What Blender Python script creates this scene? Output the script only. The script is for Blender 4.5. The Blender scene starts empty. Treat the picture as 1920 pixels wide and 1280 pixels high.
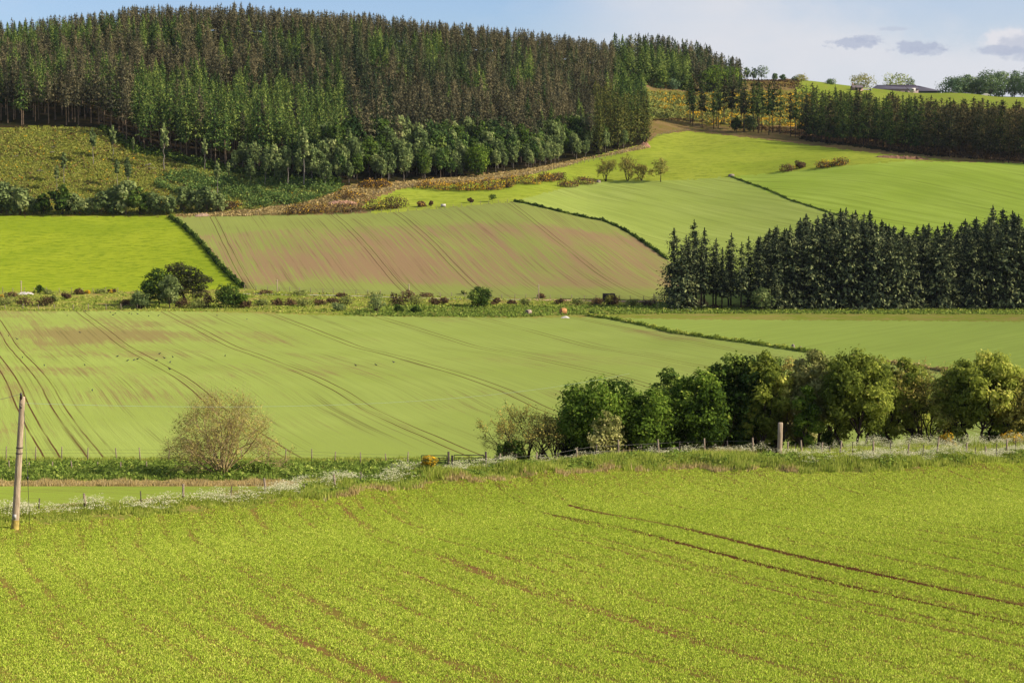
import bpy, math, random
import numpy as np
from math import sin, cos, tan, pi, radians, sqrt, atan
R_ = random.Random(7)
rng = np.random.default_rng(7)
scene = bpy.context.scene
COL = scene.collection
F = 3583.0
PIT = atan(290/3583.0)
# ------------------------------------------------------------------ terrain (heights in metres, camera eye = 0)
def slope(py):
    return math.tan(math.atan((640-py)/F)-PIT)
VAL = [(185,-26.35),(200,-26.6),(215,-26.8),(229,-26.8),(238,-26.45),(246,-26.12),(259,-26.0),(285,-26.4),(312,-26.95),(320,-27.2),(328,-27.3),(345,-27.15),(365,-26.95),(385,-26.88),(400,-26.8)]
NEAR = [(0,-1.7),(8,-4.0),(20,-8.0),(40,-10.42)]
def z_(Y,py): return (Y, slope(py)*Y)
def zl(l): return [z_(Y,p) for p,Y in l]
def col(c, near, far, val=VAL, mid=((412,-26.7),(425,-26.3))):
    return (c, NEAR+near+list(val)+list(mid)+far)
SM = [(185,-26.35),(215,-26.6),(259,-26.3),(320,-27.0),(365,-26.95),(400,-26.9)]
M2 = ((412,-27.0),(432,-26.7))
def leftnear(ye,pe):
    z=slope(pe)*ye
    return [(ye*0.7,-7-.0855*ye*0.7),(ye,z),(ye+3,z+.15),(ye+8,z-.9),(103,-18.9),(120,-21.5),(127,-21.95),(155,slope(912)*155),(161,slope(900)*161),(173,slope(880)*173)]
def rnear(ye,pe,bank,drop):
    z=slope(pe)*ye
    return [(ye*0.6,-7-.0855*ye*0.6),(ye,z),(ye+2.5,z+.35)]+bank+drop
COLS = [
 col(0, leftnear(76,985), zl([(547,450),(520,480),(480,520),(435,560),(405,590),(325,622),(240,655),(170,735),(92,850)])),
 col(150, leftnear(79,975), zl([(547,450),(518,480),(478,520),(434,560),(404,590),(325,622),(240,653),(165,735),(76,850)])),
 col(300, leftnear(82,964), zl([(545,450),(514,480),(470,520),(428,560),(402,588),(345,615),(290,640),(215,700),(62,840)])),
 col(460, leftnear(86,950), zl([(541,452),(508,480),(462,520),(420,560),(400,585),(350,610),(318,628),(235,700),(60,840)])),
 col(640, [(60,-12.13),(91.6,slope(930)*91.6),(95,slope(930)*91.6+.1),(101,slope(930)*91.6-1.2),(120,-20.0),(145,-23.4),(160,slope(901)*160),(173,slope(885)*173)], zl([(541,450),(500,480),(450,520),(415,556),(398,575),(352,600),(290,655),(72,850)])),
 col(800, rnear(101,907,[(106,slope(893)*106)],[(113,-17.6),(130,-20.8),(150,-23.3),(162,slope(890)*162),(174,slope(877)*174)]), zl([(545,450),(502,480),(446,520),(408,558),(391,578),(340,620),(288,670),(86,860)])),
 col(960, rnear(106,896,[(112,slope(880)*112)],[(118,-18.4),(135,-20.6),(155,-23.6),(170,slope(880)*170)]), zl([(547,450),(505,480),(448,520),(402,560),(380,580),(322,645),(280,690),(102,875)])),
 col(1120, rnear(111,883,[(118,slope(866)*118)],[(124,-18.4),(138,-20.4),(155,-23.2),(170,slope(870)*170)]), zl([(548,450),(512,480),(462,520),(425,555),(408,575),(340,640),(292,695),(240,755),(117,910)])),
 col(1210, rnear(113,880,[(120,slope(862)*120)],[(126,-18.4),(140,-20.5),(158,-23.5),(172,-25.2)]), zl([(550,450),(522,480),(478,520),(435,560),(336,640),(270,720),(238,765),(172,880),(119,960)])),
 col(1300, rnear(115,877,[(122,slope(858)*122)],[(128,-18.3),(140,-20.4),(158,-23.5),(172,-25.2)]), zl([(560,450),(535,480),(488,520),(440,560),(334,640),(243,775),(166,915),(132,1010)]), SM, M2),
 col(1380, rnear(113,879,[(120,slope(857)*120)],[(127,-18.2),(140,-20.3),(158,-23.4),(172,-25.2)]), zl([(560,450),(535,480),(488,520),(438,560),(330,640),(252,760),(180,900),(150,980)]), SM, M2),
 col(1500, rnear(110.5,884,[(118,slope(862)*118)],[(128,slope(853)*128),(140,-20.2),(158,-23.3),(172,-25.2)]), zl([(560,450),(535,480),(486,520),(432,560),(316,640),(263,740),(195,890),(153,1000)]), SM, M2),
 col(1650, rnear(110.5,884,[(118,slope(868)*118)],[(136,slope(848)*136),(146,-20.6),(160,-23.4),(172,-25.2)]), zl([(560,450),(530,480),(480,520),(425,560),(301,640),(283,695),(215,850),(174,950),(172,1000)]), SM, M2),
 col(1800, rnear(114,876,[(120,slope(866)*120)],[(138,slope(846)*138),(148,-20.8),(160,-23.4),(172,-25.2)]), zl([(560,450),(530,480),(478,520),(422,560),(306,635),(300,662),(215,850),(179,980)]), SM, M2),
 col(1920, rnear(120,868,[(126,slope(860)*126)],[(140,slope(843)*140),(150,-21.0),(162,-23.5),(172,-25.2)]), zl([(560,450),(530,480),(478,520),(422,560),(312,630),(307,650),(215,850),(183,1000)]), SM, M2),
]
def pchip(x, y, xi):
    x=np.array(x,float); y=np.array(y,float); h=np.diff(x); d=np.diff(y)/h
    m=np.zeros(len(x)); m[0]=d[0]; m[-1]=d[-1]
    for i in range(1,len(x)-1):
        if d[i-1]*d[i]>0:
            w1=2*h[i]+h[i-1]; w2=h[i]+2*h[i-1]
            m[i]=(w1+w2)/(w1/d[i-1]+w2/d[i])
    k=np.clip(np.searchsorted(x,xi)-1,0,len(x)-2); t=(xi-x[k])/h[k]; t=np.clip(t,0,1)
    return ((2*t**3-3*t**2+1)*y[k]+(t**3-2*t**2+t)*h[k]*m[k]+(-2*t**3+3*t**2)*y[k+1]+(t**3-t**2)*h[k]*m[k+1])
YG = np.concatenate([np.linspace(0,40,20,endpoint=False),40*np.exp(np.arange(0,math.log(1700/40.),0.004))])
CG = np.arange(-600,2521,20.0)
prof=[]
for c,l in COLS:
    Yl,zl_=l[-1]
    l=sorted(set(l))+[(Yl+50,zl_+(0.5 if c<1450 else .2)),(Yl+130,zl_-6),(1700,zl_-70)]
    prof.append(pchip([p[0] for p in l],[p[1] for p in l],YG))
prof=np.array(prof); cs=np.array([c for c,_ in COLS],float)
HG=np.zeros((len(CG),len(YG)))
for j in range(len(YG)):
    HG[:,j]=pchip(cs,prof[:,j],np.clip(CG,0,1920))
def bumps(x,y):
    a=np.clip((y-455)/60,0,1)*(1-0.0*y)
    b=np.clip((y-600)/80,0,1)
    s=a*(.16*np.sin(x*.11+y*.05)+.12*np.sin(x*.043-y*.09+2)+.07*np.sin(x*.23+y*.17+1))
    s+=b*(.5*np.sin(x*.06+y*.08)+.35*np.sin(x*.13-y*.05+1.3))
    v=np.clip((y-190)/10,0,1)*np.clip((400-y)/10,0,1)
    s+=v*.05*np.sin(x*.05+y*.07)
    return s
def H(x,y):
    x=np.asarray(x,float); y=np.asarray(y,float)
    ys=np.maximum(y,0.01)
    c=np.where(y>40,960+F*x/np.maximum(ys,40),960+F*x/40)
    c=np.clip(c,CG[0],CG[-1]-1e-3); yy=np.clip(y,0,YG[-1]-1e-3)
    i=((c-CG[0])/20).astype(int); t=(c-CG[0])/20-i
    j=np.clip(np.searchsorted(YG,yy,side='right')-1,0,len(YG)-2); s=(yy-YG[j])/(YG[j+1]-YG[j])
    z=(HG[i,j]*(1-t)+HG[i+1,j]*t)*(1-s)+(HG[i,j+1]*(1-t)+HG[i+1,j+1]*t)*s
    return z+bumps(x,y)
def Hf(x,y): return float(H(x,y))
YS=np.concatenate([np.arange(30,460,.25),np.arange(460,1300,.5)])
def hit(px,py,ymin=30,ymax=1300):
    u=(px-960)/F; v=(640-py)/F
    dy=cos(PIT)+v*sin(PIT); dz=-sin(PIT)+v*cos(PIT)
    Y=YS[(YS>=ymin)&(YS<=ymax)]; X=Y*u/dy; Z=Y*dz/dy
    d=Z-H(X,Y)
    k=np.nonzero(d<=0)[0]
    k=k[0] if len(k) else int(np.argmin(d))
    if k>0 and d[k]<=0 and d[k-1]>0:
        t=d[k-1]/(d[k-1]-d[k]); y=Y[k-1]+t*(Y[k]-Y[k-1])
    else: y=Y[k]
    x=y*u/dy
    return x,float(y),Hf(x,y)
def proj(x,y,z):
    yc=y*cos(PIT)-z*sin(PIT); zc=y*sin(PIT)+z*cos(PIT)
    return 960+F*x/yc, 640-F*zc/yc
def atY(px,Y):    # ground point under picture column px at distance Y
    z=0
    for _ in range(4):
        yc=Y*cos(PIT)-z*sin(PIT); x=(px-960)/F*yc; z=Hf(x,Y)
    return x,Y,z
def mpp(Y): return Y/F     # metres per photo pixel
# ------------------------------------------------------------------ object helpers
def tag(o,label=None,cat=None,group=None,kind=None):
    if label: o['label']=label
    if cat: o['category']=cat
    if group: o['group']=group
    if kind: o['kind']=kind
    return o
def empty(name,loc,label,cat,group=None,rz=0,s=1.0):
    o=bpy.data.objects.new(name,None); COL.objects.link(o); o.location=loc; o.rotation_euler=(0,0,rz)
    o.scale=(s,s,s) if not isinstance(s,tuple) else s
    o.empty_display_size=.5
    return tag(o,label,cat,group)
def link(name,me,parent=None):
    o=bpy.data.objects.new(name,me); COL.objects.link(o)
    if parent: o.parent=parent
    return o
class MB:
    def __init__(s): s.V=[];s.Q=[];s.T=[];s.tv=[];s.n=0;s.attrs={}
    def add(s,V,Q=None,T=None,tint=None,**kw):
        V=np.asarray(V,float).reshape(-1,3); n=len(V)
        s.V.append(V)
        if Q is not None and len(Q): s.Q.append(np.asarray(Q)+s.n)
        if T is not None and len(T): s.T.append(np.asarray(T)+s.n)
        s.tv.append(np.zeros(n) if tint is None else np.broadcast_to(np.asarray(tint,float),(n,)))
        s.n+=n
    def mesh(s,name,mats,smooth=False):
        V=np.concatenate(s.V); Q=np.concatenate(s.Q) if s.Q else np.zeros((0,4),int); T=np.concatenate(s.T) if s.T else np.zeros((0,3),int)
        me=bpy.data.meshes.new(name)
        me.vertices.add(len(V)); me.vertices.foreach_set('co',V.astype(np.float32).ravel())
        nl=Q.size+T.size; me.loops.add(nl); me.loops.foreach_set('vertex_index',np.concatenate([Q.ravel(),T.ravel()]).astype(np.int32))
        npoly=len(Q)+len(T); me.polygons.add(npoly)
        tot=np.concatenate([np.full(len(Q),4),np.full(len(T),3)]).astype(np.int32); st=np.concatenate([[0],np.cumsum(tot)[:-1]]).astype(np.int32) if npoly else tot
        me.polygons.foreach_set('loop_start',st); me.polygons.foreach_set('loop_total',tot)
        if smooth: me.polygons.foreach_set('use_smooth',np.ones(npoly,bool))
        a=me.attributes.new('tint','FLOAT','POINT'); a.data.foreach_set('value',np.concatenate(s.tv).astype(np.float32))
        for m in (mats if isinstance(mats,(list,tuple)) else [mats]): me.materials.append(m)
        me.update(calc_edges=True); me.validate(clean_customdata=False)
        return me
    # ---- primitives
    def box(s,x0,x1,y0,y1,z0,z1,tint=None):
        V=[(x,y,z) for x in (x0,x1) for y in (y0,y1) for z in (z0,z1)]
        s.add(V,[(0,1,3,2),(4,6,7,5),(0,4,5,1),(2,3,7,6),(0,2,6,4),(1,5,7,3)],tint=tint)
    def tube(s,P,r,n=6,cap=True,tint=None):
        P=np.asarray(P,float); r=np.broadcast_to(np.asarray(r,float),(len(P),))
        D=np.gradient(P,axis=0); D/=np.linalg.norm(D,axis=1)[:,None]+1e-9
        up=np.array([0,0,1.]) if abs(D[:,2]).mean()<.9 else np.array([1.,0,0])
        A=np.cross(D,up); A/=np.linalg.norm(A,axis=1)[:,None]+1e-9; B=np.cross(D,A)
        a=np.arange(n)*2*pi/n
        V=P[:,None,:]+r[:,None,None]*(np.cos(a)[None,:,None]*A[:,None,:]+np.sin(a)[None,:,None]*B[:,None,:])
        m=len(P); i=np.arange(m-1)[:,None]*n; k=np.arange(n)[None,:]; k2=(k+1)%n
        Q=np.stack([i+k,i+k2,i+n+k2,i+n+k],-1).reshape(-1,4)
        T=[]
        V=V.reshape(-1,3)
        if cap:
            V=np.vstack([V,P[-1:],P[:1]]); t=m*n
            T=[((m-1)*n+j,(m-1)*n+(j+1)%n,t) for j in range(n)]+[((j+1)%n,j,t+1) for j in range(n)]
        s.add(V,Q,T,tint=tint)
    def leaves(s,C,U,W,tint,jit=0.0):
        # quads with centre C, half axes U and W (diamond-ish, jittered)
        n=len(C)
        V=np.stack([C-U,C-W*.9+U*.1,C+U,C+W*.9+U*.1],1)
        if jit: V=V+rng.normal(0,jit,V.shape)
        Q=np.arange(n*4).reshape(n,4)
        s.add(V.reshape(-1,3),Q,tint=np.repeat(tint,4))
def rdir(n,g=rng):
    v=g.normal(size=(n,3)); return v/np.linalg.norm(v,axis=1)[:,None]
def frame(N,g=rng):
    t=np.cross(N,rdir(len(N),g)); t/=np.linalg.norm(t,axis=1)[:,None]+1e-9
    return t,np.cross(N,t)
# ------------------------------------------------------------------ materials
def lin(c): return c/12.92 if c<=.04045 else ((c+.055)/1.055)**2.4
K=0.60
def A(r,g,b,k=None):     # colour of a sunlit surface in the photo -> base colour
    k=K if k is None else k
    return tuple(min(.9,lin(v/255)*k*q) for v,q in zip((r,g,b),(1.08,1.0,1.0)))+(1,)
class NT:
    def __init__(s,name,shader='diffuse'):
        s.m=bpy.data.materials.new(name); s.m.use_nodes=True; s.t=s.m.node_tree; s.t.nodes.clear()
        s.out=s.n('ShaderNodeOutputMaterial')
        s.m.cycles.use_bump_map_correction=False if hasattr(s.m.cycles,'use_bump_map_correction') else None
    def n(s,ty,**kw):
        o=s.t.nodes.new(ty)
        for k,v in kw.items(): setattr(o,k,v)
        return o
    def L(s,a,b): s.t.links.new(a,b)
    def inp(s,sock,v):
        if isinstance(v,bpy.types.NodeSocket): s.L(v,sock)
        else: sock.default_value=v
    def math(s,op,a,b=None,c=None,clamp=False):
        o=s.n('ShaderNodeMath',operation=op); o.use_clamp=clamp; s.inp(o.inputs[0],a)
        if b is not None: s.inp(o.inputs[1],b)
        if c is not None: s.inp(o.inputs[2],c)
        return o.outputs[0]
    def ramp(s,v,a,b):   # smooth step a->b
        o=s.n('ShaderNodeMapRange',interpolation_type='SMOOTHSTEP'); s.inp(o.inputs['Value'],v)
        o.inputs['From Min'].default_value=a; o.inputs['From Max'].default_value=b
        return o.outputs['Result']
    def mix(s,f,a,b):
        o=s.n('ShaderNodeMix',data_type='RGBA'); s.inp(o.inputs[0],f); s.inp(o.inputs[6],a); s.inp(o.inputs[7],b); return o.outputs[2]
    def noise(s,vec,scale,detail=3,rough=.55,dist=0):
        o=s.n('ShaderNodeTexNoise'); s.inp(o.inputs['Vector'],vec); o.inputs['Scale'].default_value=scale; o.inputs['Detail'].default_value=detail
        o.inputs['Roughness'].default_value=rough; o.inputs['Distortion'].default_value=dist
        return o.outputs['Fac']
    def pos(s):
        return s.n('ShaderNodeNewGeometry').outputs['Position']
    def uv(s,th):   # field coordinates across / along rows
        sp=s.n('ShaderNodeSeparateXYZ'); s.L(s.pos(),sp.inputs[0]); x,y=sp.outputs[0],sp.outputs[1]
        u=s.math('SUBTRACT',s.math('MULTIPLY',x,cos(th)),s.math('MULTIPLY',y,sin(th)))
        v=s.math('ADD',s.math('MULTIPLY',x,sin(th)),s.math('MULTIPLY',y,cos(th)))
        return u,v,x,y
    def vec(s,a,b,c=0.0):
        o=s.n('ShaderNodeCombineXYZ'); s.inp(o.inputs[0],a); s.inp(o.inputs[1],b); s.inp(o.inputs[2],c); return o.outputs[0]
    def scaled(s,u,v,su,sv): return s.vec(s.math('MULTIPLY',u,su),s.math('MULTIPLY',v,sv))
    def bump(s,h,strength,dist):
        o=s.n('ShaderNodeBump'); o.inputs['Strength'].default_value=strength; o.inputs['Distance'].default_value=dist; s.inp(o.inputs['Height'],h); return o.outputs[0]
    def diffuse(s,colr,normal=None,rough=1.0):
        o=s.n('ShaderNodeBsdfDiffuse'); s.inp(o.inputs[0],colr); o.inputs[1].default_value=rough
        if normal is not None: s.L(normal,o.inputs['Normal'])
        s.L(o.outputs[0],s.out.inputs[0]); return s.m
def plain(name,colr,rough=.8,noise=.25,scale=3.0,metal=0.0):
    t=NT(name); b=t.n('ShaderNodeBsdfPrincipled'); tc=t.n('ShaderNodeTexCoord').outputs['Object']
    f=t.noise(tc,scale,4); dark=tuple(c*(1-noise) for c in colr[:3])+(1,); lite=tuple(min(1,c*(1+noise)) for c in colr[:3])+(1,)
    t.inp(b.inputs['Base Color'],t.mix(t.ramp(f,.3,.7),dark,lite)); b.inputs['Roughness'].default_value=rough; b.inputs['Metallic'].default_value=metal
    t.L(b.outputs[0],t.out.inputs[0]); return t.m
def leafmat(name,c0,c1,c2,trans=.3,objvar=.35,gain=1.55,desat=.12):
    def ad(c):
        m_=(c[0]+c[1]+c[2])/3; return tuple(min(.85,(q*(1-desat)+m_*desat)*gain+.004) for q in c[:3])+(1,)
    c0,c1,c2=ad(c0),ad(c1),ad(c2)
    # c0..c1..c2 mixed by per-leaf tint; per-tree variation through Object Info random
    t=NT(name); at=t.n('ShaderNodeAttribute',attribute_name='tint').outputs['Fac']
    oi=t.n('ShaderNodeObjectInfo').outputs['Random']
    v=t.math('ADD',at,t.math('MULTIPLY',t.math('SUBTRACT',oi,.5),objvar))
    a=t.mix(t.ramp(v,0.0,.55),c0,c1); b=t.mix(t.ramp(v,.5,1.05),a,c2)
    d=t.n('ShaderNodeBsdfDiffuse'); t.L(b,d.inputs[0]); tr=t.n('ShaderNodeBsdfTranslucent'); t.L(b,tr.inputs[0])
    m=t.n('ShaderNodeMixShader'); m.inputs[0].default_value=trans; t.L(d.outputs[0],m.inputs[1]); t.L(tr.outputs[0],m.inputs[2])
    t.L(m.outputs[0],t.out.inputs[0]); return t.m
def bark(name,c0,c1,scale=2.0):
    t=NT(name); tc=t.n('ShaderNodeTexCoord').outputs['Object']
    mp=t.n('ShaderNodeMapping'); mp.inputs['Scale'].default_value=(1,1,.3); t.L(tc,mp.inputs[0])
    f=t.noise(mp.outputs[0],scale,5,.7)
    return t.diffuse(t.mix(t.ramp(f,.35,.65),c0,c1),t.bump(f,.6,.05))
# ------------------------------------------------------------------ zones of the ground (outlines traced, then laid on the terrain)
EC=[-600,0,150,300,460,640,800,960,1120,1210,1300,1380,1500,1650,1800,1920,2521]
EY=[70,76,79,82,86,91.6,101,106,111,113,115,113,110.5,110.5,114,120,135]
def edgeY(c): return np.interp(c,EC,EY)
def pip(px,py,poly):
    ins=np.zeros(px.shape,bool); n=len(poly)
    for i in range(n):
        x0,y0=poly[i]; x1,y1=poly[(i+1)%n]
        if y0==y1: continue
        cnd=((y0>py)!=(y1>py))&(px<(x1-x0)*(py-y0)/(y1-y0)+x0)
        ins^=cnd
    return ins
STRIPTOP=[(-600,546),(240,546),(400,543),(458,541),(560,547),(700,551),(850,556),(1000,558),(1130,560),(1250,562),(1300,574),(2500,574)]
STRIPBOT=[(-600,583),(0,583),(300,583),(450,586),(640,592),(960,596),(1100,595),(1300,599),(1500,600),(1920,603),(2500,606)]
def lvl(tab,px): return np.interp(px,[p[0] for p in tab],[p[1] for p in tab])
FRONT=[(-600,242),(0,242),(60,238),(150,238),(185,240),(250,284),(300,292),(380,312),(460,328),(560,342),(640,348),(720,344),(830,335),(900,328),(1000,316),(1060,304),(1120,292),(1170,280),(1212,270)]
P_PASTL=[(-600,403),(315,406),(332,412),(362,440),(400,482),(432,516),(456,541),(240,546),(-600,546)]
P_TILL=[(318,407),(600,402),(760,396),(850,388),(960,378),(1050,397),(1130,413),(1190,442),(1250,486),(1300,520),(1330,560),(1250,563),(1000,559),(850,557),(700,552),(560,548),(456,541),(432,516),(400,482),(362,440),(332,412)]
P_MID=[(960,378),(1080,347),(1140,340),(1280,338),(1370,331),(1480,376),(1580,406),(1720,450),(1720,573),(1330,573),(1300,520),(1250,486),(1190,442),(1130,413),(1050,397)]
P_UPR=[(1370,331),(1480,322),(1600,309),(1700,302),(1920,306),(2500,330),(2500,573),(1720,573),(1720,450),(1580,406),(1480,376)]
P_YEL=[(690,376),(760,352),(960,330),(1070,310),(1100,296),(1215,268),(1232,252),(1290,246),(1440,262),(1620,285),(1700,292),(1800,302),(1700,302),(1600,309),(1480,322),(1370,331),(1280,338),(1140,340),(1080,347),(960,378),(850,388),(760,396),(700,400),(680,388)]
P_GORSE=[(1150,166),(1300,172),(1520,168),(1520,236),(1330,236),(1290,226),(1222,226),(1205,222)]
P_FARM=[(1490,150),(2500,150),(2500,215),(1920,205),(1520,200),(1495,176)]
P_BELT=[(1500,262),(1580,272),(1660,283),(1760,293),(1860,300),(2500,335),(2500,225),(1920,215),(1520,205),(1498,215)]
P_HEATH=[(1380,120),(1500,148),(1520,165),(1400,160),(1370,150)]
P_LUSH=[(640,594),(640,572),(800,572),(960,572),(1250,574),(1320,577),(2500,577),(2500,610),(1100,598)]
ZN={}
def zone(px,py,c,Y):
    z=np.full(px.shape,'verge',dtype='<U10')
    e=edgeY(c)+.5*np.sin(c*.05)+.35*np.sin(c*.13+1)
    z[(c<575)&(Y>106)&(Y<155)]='smallcrop'
    z[(c<620)&(Y>=155)&(Y<160.5)]='drygrass'
    low=Y>184.2
    z[low]='strip'
    lc=low&(py>lvl(STRIPBOT,px))&(Y<411)
    z[lc]='lowcrop'
    hx=np.interp(Y,[hit(p,q)[1] for p,q in HEDGE3[::-1]],[hit(p,q)[0] for p,q in HEDGE3[::-1]])
    z[lc&(HX3(Y)<(c-960)/F*Y)]='rightcrop'
    up=Y>425
    z[up&(py<lvl(STRIPTOP,px))]='hill'
    for nm,P in (('pastleft',P_PASTL),('tilled',P_TILL),('midcrop',P_MID),('upright',P_UPR),('yellow',P_YEL),('gorse',P_GORSE),('heath',P_HEATH),('farm',P_FARM)):
        z[up&pip(px,py,P)]=nm
    fr=up&(px<1212)&(py<lvl(FRONT,px)-1)&(z=='hill')
    z[fr]='forest'
    z[(Y>905)&(c<1385)&(c>1140)]='forest'
    z[up&pip(px,py,P_BELT)]='forest'
    z[up&(z=='hill')&(c>1205)]='brash'
    z[up&(z=='hill')&(c>640)]='brash'
    z[up&(z=='hill')&(px>330)&(py>lvl([(330,398),(480,388),(600,370),(640,352)],px))]='brash'
    z[Y<e]='foreground'
    return z
HEDGE3=[(1100,592),(1150,599),(1210,611),(1260,624),(1330,634),(1400,643),(1490,657),(1540,664),(1600,672),(1680,684),(1750,693),(1850,712),(1980,738)]
_h3=[hit(p,q,190,412) for p,q in HEDGE3]
def HX3(Y):
    return np.interp(Y,[h[1] for h in _h3[::-1]],[h[0] for h in _h3[::-1]])
# ---- ground materials
def streakfield(name,th,green,green2,soil,cover,ruts=(),rw=.17,su=1.1,sv=.02,fine=6.0,rutcol=None,bands=None,patch=.012,warp=0.0,curve=0.0,rowamp=.5,pairgap=.75,mottle=.5,lines=0.0,lsu=2.2,left=None):
    t=NT(name); u,v,x,y=t.uv(th)
    xy=t.vec(x,y)
    if curve:
        w_=t.math('MAXIMUM',t.math('SUBTRACT',v,42.),0.0); u=t.math('SUBTRACT',u,t.math('MULTIPLY',t.math('MULTIPLY',w_,w_),curve))
    if warp:
        wn=t.noise(t.scaled(u,v,0.0,.02),1.0,2); u=t.math('ADD',u,t.math('MULTIPLY',t.math('SUBTRACT',wn,.5),warp))
    st=t.noise(t.scaled(u,v,su,sv),1.0,4,.65)         # drill-row streaks
    st2=t.noise(t.scaled(u,v,su*4,sv*6),1.0,2,.6)
    pt=t.noise(xy,patch,4,.6)                          # broad patches
    pt2=t.noise(t.scaled(u,v,.09,.02),1.0,3)
    fn=t.noise(xy,fine,3,.7)
    s=t.math('ADD',t.math('MULTIPLY',t.math('SUBTRACT',st,.5),1.0*rowamp),t.math('MULTIPLY',t.math('SUBTRACT',st2,.5),.6*rowamp))
    s=t.math('ADD',s,t.math('MULTIPLY',t.math('SUBTRACT',pt,.5),1.6))
    s=t.math('ADD',s,t.math('MULTIPLY',t.math('SUBTRACT',pt2,.5),.8))
    s=t.math('ADD',s,t.math('MULTIPLY',t.math('SUBTRACT',fn,.5),mottle))
    if bands:
        for (y0,y1,amt) in bands:
            b=t.math('MULTIPLY',t.ramp(y,y0-8,y0+6),t.ramp(y,y1+8,y1-6)); s=t.math('ADD',s,t.math('MULTIPLY',b,amt))
    if left: s=t.math('ADD',s,t.math('MULTIPLY',t.ramp(x,left[0],left[1]),left[2]))
    soilf=t.ramp(s,cover,cover+.38)
    g=t.mix(t.ramp(t.noise(xy,.035,3),.35,.65),green,green2)
    g=t.mix(t.ramp(st,.35,.7),g,tuple(q*.86 for q in green[:3])+(1,))
    colr=t.mix(soilf,g,soil)
    if lines:
        ln=t.noise(t.scaled(u,v,lsu,.012),1.0,2,.5); lf=t.math('MULTIPLY',t.ramp(ln,.54,.66),t.math('MULTIPLY',t.ramp(t.noise(t.scaled(u,v,.15,.03),1.0,3),.35,.6),lines)); colr=t.mix(lf,colr,tuple(q*.5 for q in soil[:3])+(1,))
    if ruts:
        m=None
        un=t.math('ADD',u,t.math('MULTIPLY',t.math('SUBTRACT',t.noise(t.scaled(u,v,0,.05),1.0,3),.5),.35))
        for r in ruts:
            d=t.math('ABSOLUTE',t.math('SUBTRACT',t.math('ABSOLUTE',t.math('SUBTRACT',un,r)),pairgap))
            m=d if m is None else t.math('MINIMUM',m,d)
        m=t.math('ADD',m,t.math('MULTIPLY',t.math('SUBTRACT',fn,.5),.12))
        rm=t.ramp(m,rw,rw*.45); fade=t.ramp(t.noise(t.scaled(u,v,.08,.03),1.0,2),.25,.5)
        rm=t.math('MULTIPLY',rm,t.math('ADD',.3,t.math('MULTIPLY',fade,.7)))
        colr=t.mix(rm,colr,rutcol or soil)
    bh=t.math('ADD',st2,fn)
    return t.diffuse(colr,t.bump(bh,.35,.12))
def grassfield(name,c0,c1,c2,big=.02,mid=.25,fine=3.0,aniso=(1,1),bump=.5,th=0.0,dist=.25):
    t=NT(name); u,v,x,y=t.uv(th); xy=t.scaled(u,v,aniso[0],aniso[1]); xyp=t.vec(x,y)
    a=t.noise(xyp,big,4,.6,.5); b=t.noise(xy,mid,4,.65); c=t.noise(xy,fine,3,.7)
    g=t.mix(t.ramp(a,.35,.65),c0,c1)
    g=t.mix(t.ramp(t.math('ADD',b,t.math('MULTIPLY',t.math('SUBTRACT',c,.5),.8)),.46,.66),g,c2)
    return t.diffuse(g,t.bump(t.math('ADD',b,c),bump,dist))
def pairs(l): return l
SOIL=A(150,142,88,.58)
RED=A(120,70,50,.5)
M={}
M['foreground']=streakfield('seedling_crop_soil',radians(-21.5),A(146,136,66,.55),A(138,132,60,.55),A(150,112,74,.5),-.1,su=1.6,sv=.10,fine=14.0,patch=.03,rowamp=1.0,mottle=1.4,curve=.0025,ruts=(30.87,),pairgap=1.12,rw=.28,rutcol=A(112,76,50,.45))
M['lowcrop']=streakfield('spring_crop',atan(-.318),A(158,178,90,.64),A(150,170,82,.64),SOIL,.13,ruts=(13.35,17.4,35.7,53.1,73.5,93,112,131),rw=.14,su=1.7,sv=.022,fine=4.0,rutcol=A(108,84,54,.48),bands=[(335,356,.15),(262,284,.16),(285,312,.05)],rowamp=1.0,patch=.016,lines=.5,lsu=3.0,left=(-30,-75,.24),mottle=.55)
M['rightcrop']=streakfield('right_crop',atan(-.318)+.9,A(148,170,80,.72),A(142,164,76,.72),SOIL,.5,su=.7,sv=.03,fine=4,rowamp=.6,mottle=.5,lines=.25,lsu=1.2)
M['smallcrop']=streakfield('lower_crop',radians(-60),A(142,164,66,.66),A(132,154,62,.66),A(120,104,68),-.02,ruts=(-148,-138),rw=.3,su=1.4,sv=.05,rowamp=1.6,fine=4,lines=.4,mottle=.7)
M['tilled']=streakfield('tilled_crop',radians(-12.7),A(148,162,84,.66),A(144,156,82,.66),A(158,136,100,.62),-.16,ruts=(39,74,92.,127.,163,199),rw=.15,su=2.2,sv=.009,fine=3.0,rutcol=A(112,92,66,.5),bands=[(430,456,-.5),(548,640,-.6),(470,540,.03)],rowamp=2.1,patch=.014,warp=.8,lines=.6,lsu=2.4,mottle=.45)
M['midcrop']=streakfield('mid_crop',radians(-40),A(154,174,82,.74),A(160,178,90,.74),A(150,156,76),.35,su=.45,sv=.03,fine=3,rowamp=1.1,mottle=.5,lines=.4,lsu=1.0)
M['upright']=streakfield('upper_crop',radians(-48),A(148,174,66,.8),A(158,182,78,.8),A(140,150,60),.35,su=.4,sv=.025,fine=3,rowamp=1.2,mottle=.5,lines=.35,lsu=.9)
M['pastleft']=grassfield('left_pasture',A(156,174,48,.63),A(138,160,42,.63),A(120,144,34),mid=.5,fine=1.3,aniso=(.4,1),bump=.7)
M['yellow']=grassfield('rough_pasture',A(162,176,66,.72),A(148,168,56,.72),A(132,150,50,.7),mid=.4,fine=1.3,aniso=(.4,1),bump=.7)
M['farm']=grassfield('farm_grass',A(150,176,60),A(160,180,70),A(165,170,80))
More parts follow.
